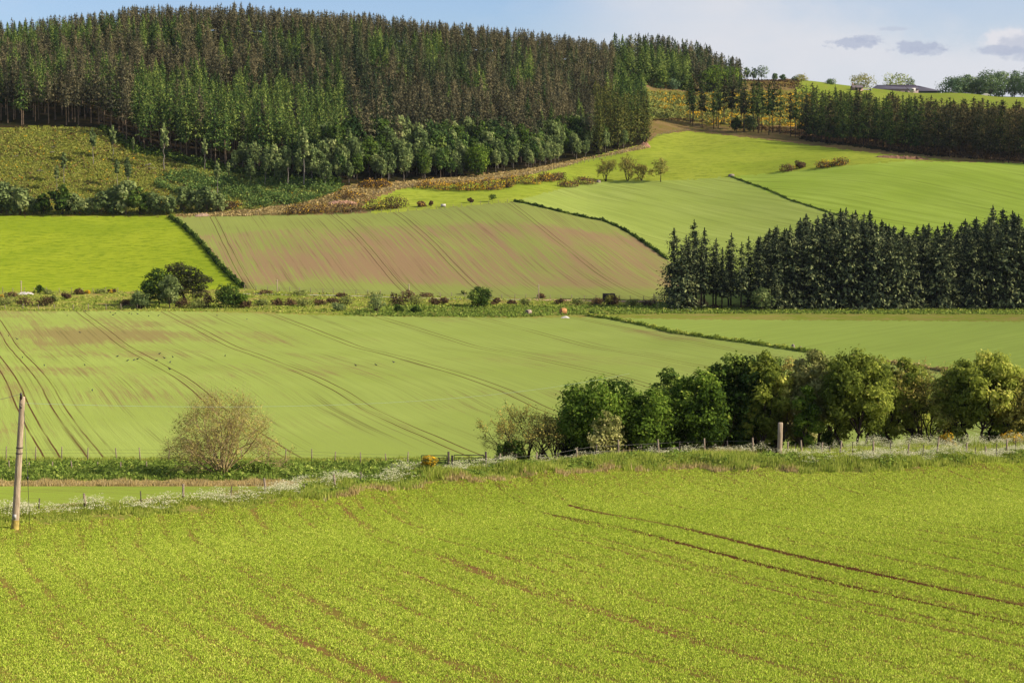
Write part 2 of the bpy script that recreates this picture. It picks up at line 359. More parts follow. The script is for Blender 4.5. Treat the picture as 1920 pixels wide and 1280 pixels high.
M['verge']=grassfield('verge_soil',A(110,130,45),A(130,140,60),A(160,145,85),mid=.8,fine=5)
M['drygrass']=grassfield('dry_grass_strip',A(180,160,95),A(150,150,70),A(190,165,110),mid=.8,fine=5)
M['strip']=grassfield('scrubby_grass',A(128,150,50),A(150,160,70),A(170,150,95),big=.05,mid=.4,fine=3,aniso=(.4,1))
M['hill']=grassfield('clearfell_scrub',A(134,146,48,.68),A(114,126,46,.66),A(150,140,70,.66),big=.06,mid=.35,fine=2,bump=1.0,dist=.8)
M['forest']=grassfield('forest_floor_with_shade',A(52,46,30),A(44,48,24),A(66,56,38))  # brown needle litter, darkened further to paint in the shade under the trees
M['brash']=grassfield('bracken_litter',A(170,140,100),A(150,130,80),A(130,135,60),big=.08,mid=.5,fine=3,bump=.8,dist=.4)
M['gorse']=grassfield('gorse_hill_grass',A(140,140,60),A(150,150,60),A(160,140,80),mid=.4,fine=3,bump=.8)
M['heath']=grassfield('orange_heath',A(150,120,60),A(130,120,60),A(100,120,60),mid=.3)
ZNAME=dict(foreground='crop_field',lowcrop='crop_field',rightcrop='crop_field',smallcrop='crop_field',tilled='crop_field',midcrop='crop_field',upright='crop_field',pastleft='pasture',yellow='pasture',farm='pasture',verge='verge',drygrass='verge',strip='rough_ground',hill='hillside',forest='hillside',brash='hillside',gorse='hillside',heath='hillside')
def build_ground():
    cl=np.concatenate([np.arange(-4200,-600,120),np.arange(-600,-80,20),np.arange(-80,2000,2.6),np.arange(2000,2521,20),np.arange(2640,6200,120)])
    yl=np.concatenate([np.linspace(2,40,16,endpoint=False),40*np.exp(np.arange(0,math.log(1180/40.),.0042)),np.arange(1190,1600,30)])
    Cc,Yy=np.meshgrid(cl,yl,indexing='ij')
    X=np.where(Yy>40,(Cc-960)/F*Yy,(Cc-960)/F*40)
    Z=H(X,Yy)
    cc=(Cc[:-1,:-1]+Cc[1:,1:])/2; ym=(Yy[:-1,:-1]+Yy[1:,1:])/2
    # ragged edges
    xm=(cc-960)/F*np.maximum(ym,40); zm=H(xm,ym); px,py=proj(xm,ym,zm)
    jx=1.2*np.sin(py*.9+px*.31); jy=.7*np.sin(px*.23)+.5*np.sin(px*.61+1)
    zn=zone(px+jx,py+jy,cc,ym)
    nx,ny=Cc.shape; idx=np.arange(nx*ny).reshape(nx,ny)
    Q=np.stack([idx[:-1,:-1],idx[1:,:-1],idx[1:,1:],idx[:-1,1:]],-1)
    V=np.stack([X,Yy,Z],-1).reshape(-1,3)
    for k,nm in ZNAME.items():
        q=Q[zn==k]
        if not len(q): continue
        u,inv=np.unique(q,return_inverse=True)
        mb=MB(); mb.add(V[u],inv.reshape(-1,4))
        o=link(nm,mb.mesh(nm,M[k],smooth=True)); o['kind']='structure'
build_ground()
# ------------------------------------------------------------------ camera, sun, sky
cd=bpy.data.cameras.new('camera'); cam=bpy.data.objects.new('camera',cd); COL.objects.link(cam)
cam.location=(0,0,0); cam.rotation_euler=(pi/2-PIT,0,0); cd.sensor_width=36; cd.lens=F/1920*36; cd.clip_start=.1; cd.clip_end=20000
scene.camera=cam
EL=radians(30); SD=(cos(EL)*.972,cos(EL)*-.235,sin(EL))
sl=bpy.data.lights.new('sun','SUN'); sl.energy=5.0; sl.angle=radians(.53); sl.color=(1,.91,.76)
so=bpy.data.objects.new('sun',sl); COL.objects.link(so)
from mathutils import Vector
so.rotation_euler=Vector(SD).to_track_quat('Z','Y').to_euler()
w=bpy.data.worlds.new('World'); scene.world=w; w.use_nodes=True; wt=w.node_tree; wt.nodes.clear()
def wn(ty,**k):
    o=wt.nodes.new(ty)
    for a,b in k.items(): setattr(o,a,b)
    return o
sky=wn('ShaderNodeTexSky',sky_type='NISHITA'); sky.sun_disc=False; sky.sun_elevation=EL; sky.sun_rotation=math.atan2(SD[0],SD[1]); sky.air_density=1.0; sky.dust_density=.6; sky.ozone_density=1.5
bg=wn('ShaderNodeBackground'); wo=wn('ShaderNodeOutputWorld'); wt.links.new(bg.outputs[0],wo.inputs[0]); bg.inputs[1].default_value=.077
def wl(a,b): wt.links.new(a,b)
def wm(op,a,b=None,c=None,clamp=False):
    o=wn('ShaderNodeMath',operation=op); o.use_clamp=clamp
    for i,q in enumerate((a,b,c)):
        if q is None: continue
        if isinstance(q,bpy.types.NodeSocket): wl(q,o.inputs[i])
        else: o.inputs[i].default_value=q
    return o.outputs[0]
def wramp(v,a,b):
    o=wn('ShaderNodeMapRange',interpolation_type='SMOOTHSTEP'); wl(v,o.inputs[0]); o.inputs[1].default_value=a; o.inputs[2].default_value=b; return o.outputs[0]
tc=wn('ShaderNodeTexCoord'); sx=wn('ShaderNodeSeparateXYZ'); wl(tc.outputs['Generated'],sx.inputs[0])
az=wm('ARCTAN2',sx.outputs[0],sx.outputs[1]); el=wm('ARCSINE',sx.outputs[2])
def wnoise(sa,se,scale,det,off=0,rough=.55):
    cx=wn('ShaderNodeCombineXYZ'); wl(wm('MULTIPLY',az,sa),cx.inputs[0]); wl(wm('MULTIPLY',el,se),cx.inputs[1]); cx.inputs[2].default_value=off
    n=wn('ShaderNodeTexNoise'); n.inputs['Scale'].default_value=scale; n.inputs['Detail'].default_value=det; n.inputs['Roughness'].default_value=rough; wl(cx.outputs[0],n.inputs['Vector']); return n.outputs['Fac']
def pa(px): return (px-960)/F
def pe(py): return math.atan((640-py)/F)-PIT
def blob(px,py,rx,ry,amp,off,edge=.35,sharp=.25):
    dx=wm('DIVIDE',wm('SUBTRACT',az,pa(px)),rx/F); dy=wm('DIVIDE',wm('SUBTRACT',el,pe(py)),ry/F)
    d=wm('SQRT',wm('ADD',wm('MULTIPLY',dx,dx),wm('MULTIPLY',dy,dy)))
    d=wm('ADD',d,wm('MULTIPLY',wm('SUBTRACT',wnoise(1,1.6,F/max(rx,10)*2.2,5,off,.65),.5),amp))
    return wramp(d,1.0+sharp,1.0-edge)
def wmix(f,a,b):
    o=wn('ShaderNodeMix',data_type='RGBA'); wl(f,o.inputs[0])
    for i,q in ((6,a),(7,b)):
        if isinstance(q,bpy.types.NodeSocket): wl(q,o.inputs[i])
        else: o.inputs[i].default_value=q
    return o.outputs[2]
SKYS=1.0
WHITE=(5.9,6.05,6.5,1); GREY=(3.7,4.1,5.2,1); BR=(6.3,6.25,6.6,1)
# thin high cloud: thicker to the right of the view and everywhere in soft streaks
veil=wm('ADD',wm('MULTIPLY',wramp(az,pa(900),pa(1380)),.98),wm('MULTIPLY',wm('SUBTRACT',wnoise(1.0,2.2,9,5,3.1),.5),1.0),clamp=True)
blue=blob(1850,-10,340,95,1.2,5.0,.6,.5)
veil=wm('MULTIPLY',veil,wm('SUBTRACT',1.0,wm('MULTIPLY',blue,.6)))
tint=wn('ShaderNodeMix',data_type='RGBA',blend_type='MULTIPLY'); tint.inputs[0].default_value=1; wl(sky.outputs[0],tint.inputs[6]); tint.inputs[7].default_value=(.84,.94,1.24,1)
c=wmix(veil,tint.outputs[2],WHITE)
for (px,py,rx,ry,am,of,coln,st) in ((1590,86,44,9,2.6,1.,GREY,.8),(1612,78,26,8,2.6,11.,GREY,.7),(1700,94,40,11,2.6,2.,GREY,.85),(1722,100,34,9,2.4,12.,GREY,.6),(1862,84,46,22,1.3,7.,BR,.95),(1850,102,44,9,1.8,8.,GREY,.75),(1905,96,60,26,1.8,9.,GREY,.6),(1660,60,28,4,2.2,4.,GREY,.4)):
    b=blob(px,py,rx,ry,am,of); c=wmix(wm('MULTIPLY',b,st),c,coln)
wl(c,bg.inputs[0])
vs=scene.view_settings; vs.view_transform='Standard'; vs.look='None'; vs.exposure=.66; vs.gamma=1; vs.use_curve_mapping=False
scene.render.engine='CYCLES'
# ------------------------------------------------------------------ plants: mesh generators (unit: metres, base at origin)
def G(seed): return np.random.default_rng(seed)
def conifer_parts(seed,Ht,R,base=.12,nb=150,nf=5,leaf=.5,droop=.25,conic=.85,top=.03,ragged=.2,trunk_r=None,dead=0,up=False,gap=0.0,outw=.55):
    """crown MB, trunk MB of a conifer: whorled boughs carrying small flat sprays"""
    g=G(seed); cr=MB(); tr=MB()
    tr_r=trunk_r or Ht*.012
    zz=np.linspace(0,Ht*.97,7); bx=(g.normal(0,.01,7)*Ht*.5).cumsum()*.3; by=(g.normal(0,.01,7)*Ht*.5).cumsum()*.3; bx[0]=by[0]=0
    tr.tube(np.stack([bx,by,zz],1),tr_r*(1-.88*zz/Ht),6,cap=False)
    tt=np.sort(g.random(nb)**.9); 
    if gap>0: tt=tt[(np.sin(tt*37+seed)>-1+gap*1.2)|(g.random(len(tt))<.5)]
    C=[];U=[];W=[];T=[]
    for t in tt:
        z=Ht*(base+(1-base-top)*t); L=R*((1-t)**conic)*(1+g.normal(0,ragged))+.12*R*(1-t)+.1
        if L<=.05: continue
        a=g.random()*2*pi; x0=np.interp(z,zz,bx); y0=np.interp(z,zz,by)
        d0=np.array([cos(a),sin(a),0]); ti=g.normal(.35,.22)  # wide tint spread per bough paints clusters of highlights into the needles
        k=max(2,int(nf*(L/R)**.6+.5))
        dr=droop*(1-.9*t) if not up else -droop
        for s in (np.arange(k)+.6+g.random(k)*.4)/k:
            s=s*.97
            p=np.array([x0,y0,z])+d0*L*s+np.array([0,0,-dr*L*(s**1.4)+ (.12*L*s*s)])
            p+=g.normal(0,.06*L,3)
            lw=leaf*(.55+.5*(1-s))*(.7+.6*g.random())*(.55+.45*(1-t))
            dd=d0*.8+np.array([0,0,-dr*.8+g.normal(0,.25)])+g.normal(0,.25,3); dd/=np.linalg.norm(dd)
            if g.random()<outw:      # hanging spray facing outwards
                hd=np.array([0,0,-.8])+d0*.35+g.normal(0,.55,3); w=np.cross(hd,d0)+g.normal(0,.15,3); dd=hd/np.linalg.norm(hd); w/=np.linalg.norm(w)
            else:
                w=np.cross(dd,[0,0,1])+np.array([0,0,g.normal(0,.55)]); w/=np.linalg.norm(w)
            C.append(p);U.append(dd*lw*1.15);W.append(w*lw*.62);T.append(ti+g.normal(0,.2)+.28*s)
    for i in range(int(nb*.06)+2):   # leader tuft
        z=Ht*(.93+.07*g.random()); C.append([bx[-1]+g.normal(0,.02)*R,by[-1],z]); U.append([g.normal(0,.1)*leaf,g.normal(0,.1)*leaf,leaf*.5]); W.append([leaf*.12,leaf*.1,0]);T.append(.4)
    cr.leaves(np.array(C),np.array(U),np.array(W),np.array(T),jit=leaf*.07)
    for i in range(dead):
        z=Ht*(.12+g.random()*(base+.05)); a=g.random()*2*pi; L=R*(.25+.4*g.random())
        P=np.array([[0,0,z],[cos(a)*L*.6,sin(a)*L*.6,z-.02*L],[cos(a)*L,sin(a)*L,z-.2*L]]); tr.tube(P,[tr_r*.22,tr_r*.14,tr_r*.05],3,cap=False)
    return cr,tr
def blobs_crown(seed,lobes,n,leaf,shell=.55,flat=.75,gapf=.25,hang=0.0,aspect=1.0,tbase=.35):
    """leaves in the shells of a set of lobes (x,y,z,r); clumped, so that gaps stay open"""
    g=G(seed); cr=MB(); L=np.array(lobes); vol=L[:,3]**2; k=g.choice(len(L),n*2,p=vol/vol.sum())
    d=rdir(len(k),g); rr=L[k,3]*(shell+(1.08-shell)*g.random(len(k))**.6)
    # clump noise: sinusoidal field on the shell
    ph=g.random((len(L),6))*6.28
    f=np.sin(d[:,0]*5+ph[k,0])*np.sin(d[:,1]*5+ph[k,1])+np.sin(d[:,2]*6+ph[k,2])*.6+.4*np.sin(d[:,0]*11+ph[k,3])*np.sin(d[:,2]*11+ph[k,4])
    keep=f>(-1.0+gapf*2.2)*1.0*g.random(len(k))*1.2-.2*(1-gapf)
    rr=rr*(1+.10*f)*(1+.45*(g.random(len(k))<.2)*g.random(len(k)))
    P=L[k,:3]+d*rr[:,None]*np.array([1,1,flat])
    # drop the ones deep inside another lobe
    for i in range(len(L)):
        q=(P-L[i,:3])/np.array([1,1,flat]); keep&=~(((q**2).sum(1)<(L[i,3]*.55)**2)&(g.random(len(k))<.8))
    P=P[keep];d=d[keep];kk=k[keep];P=P[:n];d=d[:n];kk=kk[:n]
    N=d*1.1+rdir(len(P),g)*.75+np.array([0,0,.3]); N/=np.linalg.norm(N,axis=1)[:,None]
    U,W=frame(N,g); s=leaf*(.6+.8*g.random(len(P)))
    if hang: U=U*(1-hang)+np.array([0,0,-1])*hang; U/=np.linalg.norm(U,axis=1)[:,None]; W=np.cross(N,U); W/=np.linalg.norm(W,axis=1)[:,None]+1e-6
    lt=g.normal(0,.15,len(L))
    cr.leaves(P,U*s[:,None]*aspect,W*s[:,None]*.75,tbase+lt[kk]+g.normal(0,.17,len(P)),jit=leaf*.05)
    return cr
def limb(tr,g,p,q,r0,r1,n=5,wob=.08,sides=5):
    p=np.array(p,float);q=np.array(q,float);L=np.linalg.norm(q-p); t=np.linspace(0,1,n)
    P=p+(q-p)*t[:,None]; P[1:-1]+=g.normal(0,wob*L*.5,(n-2,3)); P[:,2]+=np.sin(t*pi)*L*.06
    tr.tube(P,r0+(r1-r0)*t,sides,cap=False); return P
def broadleaf_parts(seed,Ht,R,n=4000,leaf=.16,nl=9,crown=.25,stems=1,gapf=.25,flat=.8,hang=0,shell=.55,lean=0.0,spread=.62,aspect=1.0,rad=.4,trunk_r=None,open_=0.0):
    g=G(seed); tr=MB(); lobes=[]
    cz=Ht*(crown+(1-crown)/2); hz=Ht*(1-crown)/2
    for i in range(nl):
        a=i*2.4+g.random()*.8; t=(i+.5)/nl; zc=cz+hz*(1-2*t)*.72; rr=spread*R*math.sqrt(max(.08,1-((1-2*t)*.85)**2))*(.65+.5*g.random())
        lr=R*rad*(.75+.5*g.random())*(1-.25*abs(1-2*t))
        lobes.append((cos(a)*rr+lean*(zc-cz),sin(a)*rr,zc,lr))
    lobes.append((lean*hz*.5,0,Ht-R*rad*.75*flat,R*rad*.75))
    if open_==0: lobes.append((0,0,cz,R*.5))
    cr=blobs_crown(seed+1,lobes,n,leaf,shell,flat,gapf,hang,aspect)
    r0=trunk_r or Ht*.022
    for s in range(stems):
        a=s*2*pi/stems+g.random(); b=np.array([cos(a),sin(a),0])*(0.05*R if stems>1 else 0)*3
        fork=np.array([b[0]*3,b[1]*3,Ht*(crown*.9+.08)])
        limb(tr,g,b,fork,r0*(1 if stems==1 else .6),r0*.55,6,.05,7)
        for i,l in enumerate(lobes):
            if i%stems==s: limb(tr,g,fork,(l[0],l[1],l[2]),r0*.38,r0*.08,5,.1,4)
    return cr,tr
def bare_parts(seed,Ht,R,stems=9,depth=4,leafn=2600,leaf=.05,tw=.012,r0=.09,upw=.25,low=True,topleaf=0.0,split=3):
    """many-stemmed tree with fine twigs and small opening buds"""
    g=G(seed); tr=MB(); tips=[]
    def grow(p,d,L,r,k):
        n=4; P=[p]; 
        for i in range(n):
            d=d+g.normal(0,.13,3); d[2]+=upw*.12; d/=np.linalg.norm(d); p=p+d*L/n; P.append(p)
        P=np.array(P); tr.tube(P,np.linspace(r,r*.62,n+1),5 if k>2 else 3,cap=False)
        if k==0: tips.append((P[-1],d)); tips.append((P[2],d)); return
        m=split if k>1 else split+1
        for j in range(m):
            s=.35+.65*(j+1)/m; q=P[min(n,int(s*n+.5))]
            e=rdir(1,g)[0]; e-=e.dot(d)*d; e/=np.linalg.norm(e)+1e-6
            nd=d*.8+e*g.uniform(.35,.75); 
            out=np.array([q[0],q[1],0]); 
            nd+=out/(np.linalg.norm(out)+.5)*.22; nd[2]+=.03; nd/=np.linalg.norm(nd)
            grow(q,nd,L*g.uniform(.55,.74),r*.55,k-1)
    for s in range(stems):
        a=s*2*pi/stems+g.normal(0,.2); el=g.uniform(.25,1.2) if low else g.uniform(.75,1.35)
        if s%3==0: el=g.uniform(1.1,1.45)
        d=np.array([cos(a)*cos(el),sin(a)*cos(el),sin(el)]); L=(Ht*.42 if el>.8 else R*.55)*g.uniform(.85,1.1)
        grow(np.array([cos(a)*.15,sin(a)*.15,0.]),d,L,r0*g.uniform(.7,1.1),depth)
    cr=MB(); T=np.array([t[0] for t in tips]); D=np.array([t[1] for t in tips])
    i=g.integers(0,len(T),leafn); P=T[i]+g.normal(0,.16,(leafn,3))+D[i]*g.normal(0,.15,leafn)[:,None]
    if topleaf: 
        kp=g.random(leafn)<np.clip((P[:,2]/Ht-topleaf)*4,0.05,1); P=P[kp]
    U,W=frame(rdir(len(P),g),g); s=leaf*(.5+g.random(len(P)))
    cr.leaves(P,U*s[:,None],W*s[:,None]*.6,.5+g.normal(0,.3,len(P)))
    # fine twigs
    n=len(T); m=2; Ti=np.repeat(T,m,0); Di=np.repeat(D,m,0)+rdir(n*m,g)*.75; Di/=np.linalg.norm(Di,axis=1)[:,None]; Lt=g.uniform(.25,.6,n*m)[:,None]
    S=np.cross(Di,rdir(n*m,g)); S/=np.linalg.norm(S,axis=1)[:,None]
    V=np.stack([Ti-S*tw,Ti+S*tw,Ti+Di*Lt],1); tr.add(V.reshape(-1,3),T=np.arange(n*m*3).reshape(-1,3))
    return cr,tr
def shrub_parts(seed,w,h,n=900,leaf=.12,nl=7,gapf=.2,flat=.8,flower=0.0,fl_leaf=None,hang=0):
    g=G(seed); lobes=[]
    for i in range(nl):
        a=i*2.4; r=w*.5*.62*math.sqrt((i+.3)/nl); lr=w*.5*g.uniform(.3,.5)
        hh=h*g.uniform(.55,1)*(1-.45*(r/(w*.5))**2)
        lobes.append((cos(a)*r,sin(a)*r,max(lr*.3,hh-lr*flat),lr))
    cr=blobs_crown(seed,lobes,n,leaf,.5,flat,gapf,hang)
    V=np.concatenate(cr.V); V[:,2]=np.maximum(V[:,2],-.05)
    out=MB(); out.add(V,np.arange(len(V)).reshape(-1,4),tint=np.concatenate(cr.tv))
    st=MB()
    for l in lobes: limb(st,g,(l[0]*.25,l[1]*.25,-.1),(l[0],l[1],l[2]),h*.03,h*.01,4,.08,4)
    fl=None
    if flower:
        fl=blobs_crown(seed+5,[(l[0],l[1],l[2],l[3]*1.04) for l in lobes],int(n*flower),leaf*(fl_leaf or .9),.93,flat,.55,0)
        V=np.concatenate(fl.V); V[:,2]=np.maximum(V[:,2],.02); f2=MB(); f2.add(V,np.arange(len(V)).reshape(-1,4),tint=np.concatenate(fl.tv)); fl=f2
    return out,st,fl
# ---- leaf and bark materials
LM=dict(
 spruce=leafmat('spruce_needles',A(26,38,24,.75),A(48,62,38,.8),A(122,132,78,.8),.12,.3,1.45),  # pale third colour paints sunlit highlights onto the boughs
 hspruce=leafmat('dark_spruce_needles',A(26,42,28,.75),A(50,70,44,.75),A(100,114,64,.75),.15,.6,1.25),
 pine=leafmat('pine_needles',A(46,52,36,.75),A(78,80,54,.75),A(112,106,70,.75),.12,.6,1.4),
 larch=leafmat('larch_needles',A(36,60,26,.8),A(80,110,42,.8),A(140,158,64,.8),.3,.6,1.35),
 beltpine=leafmat('belt_pine_needles',A(34,44,26,.75),A(62,70,36,.75),A(112,100,56,.75),.15,.5,1.15),
 beltlarch=leafmat('belt_larch_needles',A(38,62,26,.8),A(66,92,34,.8),A(118,132,52,.8),.3,.4,1.15),
 olive=leafmat('olive_cypress_foliage',A(46,58,24,.8),A(82,92,32,.8),A(118,116,44,.8),.15,.3,1.4),
 birch=leafmat('birch_leaves',A(72,92,48,.8),A(112,130,68,.8),A(164,174,104,.8),.38,.4,1.5),
 green=leafmat('fresh_green_leaves',A(40,62,12,.8),A(92,120,22,.8),A(166,178,56,.8),.45,.25,1.75),
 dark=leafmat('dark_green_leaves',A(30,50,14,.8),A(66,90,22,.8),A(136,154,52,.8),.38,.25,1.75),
 olivel=leafmat('olive_willow_leaves',A(72,86,20,.8),A(118,130,34,.8),A(184,180,78,.8),.5,.3,2.2),
 palew=leafmat('pale_willow_leaves',A(104,112,50,.8),A(156,158,84,.8),A(206,198,136,.8),.4,.2,1.5),
 bud=leafmat('opening_buds',A(116,120,48,.8),A(144,142,56,.8),A(174,164,74,.8),.35,.2,1.45),
 budg=leafmat('yellow_green_buds',A(104,108,40,.8),A(140,138,50,.8),A(178,160,70,.8),.35,.2,1.6),
 gorse=leafmat('gorse_foliage',A(62,50,30,.8),A(98,78,48,.8),A(138,108,62,.8),.1,.4,1.25),
 gflower=leafmat('gorse_flowers',A(222,168,24,.85),A(236,194,40,.85),A(246,214,80,.85),.2,.2,.9,0),
 gorseg=leafmat('green_gorse_foliage',A(84,96,40,.8),A(112,122,52,.8),A(150,150,74,.8),.15,.4),
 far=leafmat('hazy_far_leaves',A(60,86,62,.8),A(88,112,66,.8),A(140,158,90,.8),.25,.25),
 crop=leafmat('crop_blades',A(116,140,40,.9),A(146,168,54,.9),A(186,194,92,.9),.3,0,1.42,.0),
 verge=leafmat('verge_grass_blades',A(100,122,30,.8),A(148,166,44,.8),A(196,192,92,.8),.35,0,1.35),
 lush=leafmat('nettle_leaves',A(80,104,28,.8),A(118,144,42,.8),A(170,182,72,.8),.3,0,1.2),
 dry=leafmat('dry_grass_blades',A(160,144,80,.8),A(196,176,106,.8),A(220,204,150,.8),.3,0,1.0),
 white=leafmat('cow_parsley_flowers',A(176,184,132,.85),A(208,210,166,.85),A(230,230,200,.85),.3,0,1.0,0),
 scrub=leafmat('clearfell_scrub_leaves',A(92,108,36,.8),A(136,144,48,.8),A(172,162,76,.8),.25,0,1.6),
 young=leafmat('young_spruce_leaves',A(50,78,34,.8),A(88,114,46,.8),A(134,146,62,.8),.2,0,1.7),
)
BK=dict(hill=bark('pale_conifer_bark',A(120,106,88,.6),A(172,152,126,.6)),dark=bark('dark_bark',A(60,50,44,.6),A(96,84,72,.6)),grey=bark('grey_bark',A(120,108,92,.6),A(168,152,130,.6)),
 white=bark('birch_bark',A(190,184,172,.7),A(120,112,100,.6)),pine=bark('pine_bark',A(88,76,62,.6),A(120,106,88,.6)),bare=bark('pale_twig_bark',A(150,136,92,.8),A(202,184,138,.8)))
def mk(parts,lm,bk):
    return parts[0].mesh('crown',LM[lm]),parts[1].mesh('trunk',BK[bk],smooth=True)
def plant(meshes,name,loc,label,cat,group=None,s=1.0,rz=None,flow=None,names=('crown','trunk'),sz=None):
    rz=R_.random()*6.28 if rz is None else rz
    sc=(s,s,s*(sz or 1))
    o=empty(name,loc,label,cat,group,rz,sc)
    for n,m in zip(names,meshes):
        if m is not None: link(n,m,o)
    return o
# ------------------------------------------------------------------ conifer plantation (right middle)
SPR=[mk(conifer_parts(100+i,18,3.5*(1+.1*(i%3)),base=.03+.02*(i%2),nb=300,nf=8,leaf=.6,droop=.45,conic=.52,ragged=.26,dead=6),'spruce','dark') for i in range(6)]
SPRB=[mk(conifer_parts(120+i,18,3.0,base=.24,nb=230,nf=6,leaf=.55,droop=.35,conic=.6,ragged=.25,dead=14,trunk_r=.24),'spruce','dark') for i in range(3)]
def jgrid(x0,x1,y0,y1,sx_,sy_,seed,j=.36):
    g=G(seed); out=[]
    ny=int((y1-y0)/sy_)+1
    for b in range(ny):
        for a in range(int((x1-x0)/sx_)+1):
            out.append((x0+a*sx_+(b%2)*sx_*.5+g.normal(0,j*sx_*.5),y0+b*sy_+g.normal(0,j*sy_*.5)))
    return out
cnt=0
for (x,y) in jgrid(34,122,419,463,3.9,4.4,11):
    c=960+F*x/y
    if c<1258 or c>2010: continue
    if c<1420 and y>436: continue
    if 1375<c<1412 and y>424: continue
    z=Hf(x,y); g=R_.random()
    thin=(1285<c<1420)
    hgt=.97+.10*math.sin(c*.021)+R_.uniform(-.13,.13)
    if c<1400: hgt-=.07
    if thin:
        if y>430 and R_.random()<.4: continue
        m=SPRB[R_.randrange(3)]; lab='slim dark spruce with bare lower trunk at the thin left end of the plantation'; gr='slim spruces at the thin end of the plantation'
    else: m=SPR[R_.randrange(6)]; lab='dark green spruce branched to the ground in the dense plantation'; gr='dark spruces of the dense plantation'
    plant(m,'spruce_tree',(x,y,z-.1),lab,'tree',gr,s=hgt); cnt+=1
x,y,z=atY(1277,417); plant(mk(conifer_parts(150,14.2,4.3,base=.02,nb=260,nf=7,leaf=.62,droop=.38,conic=.62,ragged=.2),'spruce','dark'),'spruce_tree',(x,y,z),'broad spruce with drooping boughs standing at the left end of the plantation','tree')
x,y,z=atY(1452,416); plant(SPR[0],'spruce_tree',(x,y,z),'short spruce in front of the plantation edge beside a pale willow bush','tree',s=.5)
x,y,z=atY(1428,415); plant(mk(broadleaf_parts(151,5.2,2.9,n=1800,leaf=.2,crown=.05,gapf=.2),'birch','grey'),'willow_bush',(x,y,z),'pale green rounded bush against the dark plantation edge','bush')
# ------------------------------------------------------------------ belt of trees (upper right)
BP=[mk(conifer_parts(200+i,20,3.3,base=.42,nb=75,nf=5,leaf=.85,droop=.12,conic=.42,ragged=.33,dead=8,top=.0,trunk_r=.22),'beltpine','pine') for i in range(4)]
BLc=[mk(conifer_parts(210+i,20,2.7,base=.36,nb=95,nf=5,leaf=.7,droop=.15,conic=.6,ragged=.3,dead=8,trunk_r=.2),'beltlarch','pine') for i in range(4)]
BPD=[mk(conifer_parts(220+i,20,3.7,base=.2,nb=130,nf=6,leaf=.62,droop=.12,conic=.34,ragged=.33,dead=14,trunk_r=.2),'beltpine','pine') for i in range(4)]
BLD=[mk(conifer_parts(230+i,20,3.3,base=.16,nb=140,nf=6,leaf=.6,droop=.15,conic=.48,ragged=.3,dead=12,trunk_r=.2),'beltlarch','pine') for i in range(4)]
BELT=[(1285,238),(1340,244),(1400,250),(1500,266),(1580,276),(1660,287),(1760,297),(1860,304),(2000,314)]
bx=[hit(p,q) for p,q in BELT]
def beltY(c): return np.interp(c,[960+F*h[0]/h[1] for h in bx],[h[1] for h in bx])
nbelt=0
for (x,y) in jgrid(50,215,640,870,5.2,5.6,12,.5):
    c=960+F*x/y
    if c<1280 or c>2010: continue
    d=y-(beltY(c)+3); dep=70 if c>1560 else (44 if c>1500 else 20)
    if d<0 or d>dep: continue
    if c<1500 and R_.random()<.12: continue
    if 1318<c<1335 or (1490<c<1500): continue
    z=Hf(x,y); k=R_.random(); back=d>24
    pl=.45 if c<1500 else (.35 if c<1720 else .8)
    if back: pl=min(1,pl+.2)
    hs=R_.uniform(.86,1.08)*(.9 if c<1340 else (1.0 if c<1500 else .95))
    if d>45: hs*=.9
    if k<pl: plant((BP if c<1500 else BPD)[R_.randrange(4)],'pine_tree',(x,y,z),'bare-trunked pine in the tree belt below the farm' if c>1500 else 'bare-trunked pine in front of the yellow gorse slope','tree','pines of the belt below the farm' if c>1500 else 'pines in front of the gorse slope',s=hs)
    else: plant((BLc if c<1500 else BLD)[R_.randrange(4)],'larch_tree',(x,y,z),'green larch in the tree belt below the farm' if c>1500 else 'green larch in front of the yellow gorse slope','tree','larches of the belt below the farm' if c>1500 else 'larches in front of the gorse slope',s=hs)
    nbelt+=1
# ------------------------------------------------------------------ wooded hill
_fr=[hit(p,q) for p,q in FRONT]
FRc=[960+F*h[0]/h[1] for h in _fr]; FRy=[h[1] for h in _fr]
def frontY(c): return np.interp(c,FRc,FRy)
HK={}
def hk(kind,n,**k):
    HK[kind]=[conifer_parts(300+hash_(kind)*10+i,1.0*k['Ht'],**{a:b for a,b in k.items() if a!='Ht'}) for i in range(n)]
def hash_(s): return sum(map(ord,s))%50
hk('larch_tree',5,Ht=20,R=3.0,base=.3,nb=190,nf=4,leaf=.58,droop=.2,conic=.8,ragged=.22,dead=7,trunk_r=.2)
hk('pine_tree',5,Ht=20,R=2.9,base=.4,nb=170,nf=4,leaf=.58,droop=.1,conic=.55,ragged=.3,dead=6,trunk_r=.2)
hk('spruce_tree',4,Ht=20,R=3.0,base=.1,nb=190,nf=4,leaf=.58,droop=.35,conic=.85,ragged=.2,dead=3)
hk('cypress_tree',3,Ht=20,R=2.8,base=.03,nb=190,nf=4,leaf=.58,droop=-.35,conic=.55,ragged=.25)
HM={'larch_tree':('larch','hill'),'pine_tree':('pine','hill'),'spruce_tree':('hspruce','dark'),'cypress_tree':('olive','dark')}
HMESH={k:[mk(p,*HM[k]) for p in v] for k,v in HK.items()}
L1=[(250,120),(330,118),(420,132),(520,142),(600,165),(645,190),(668,240),(660,330),(300,330),(248,240),(255,180)]
L4=[(1150,70),(1292,98),(1300,185),(1150,185)]
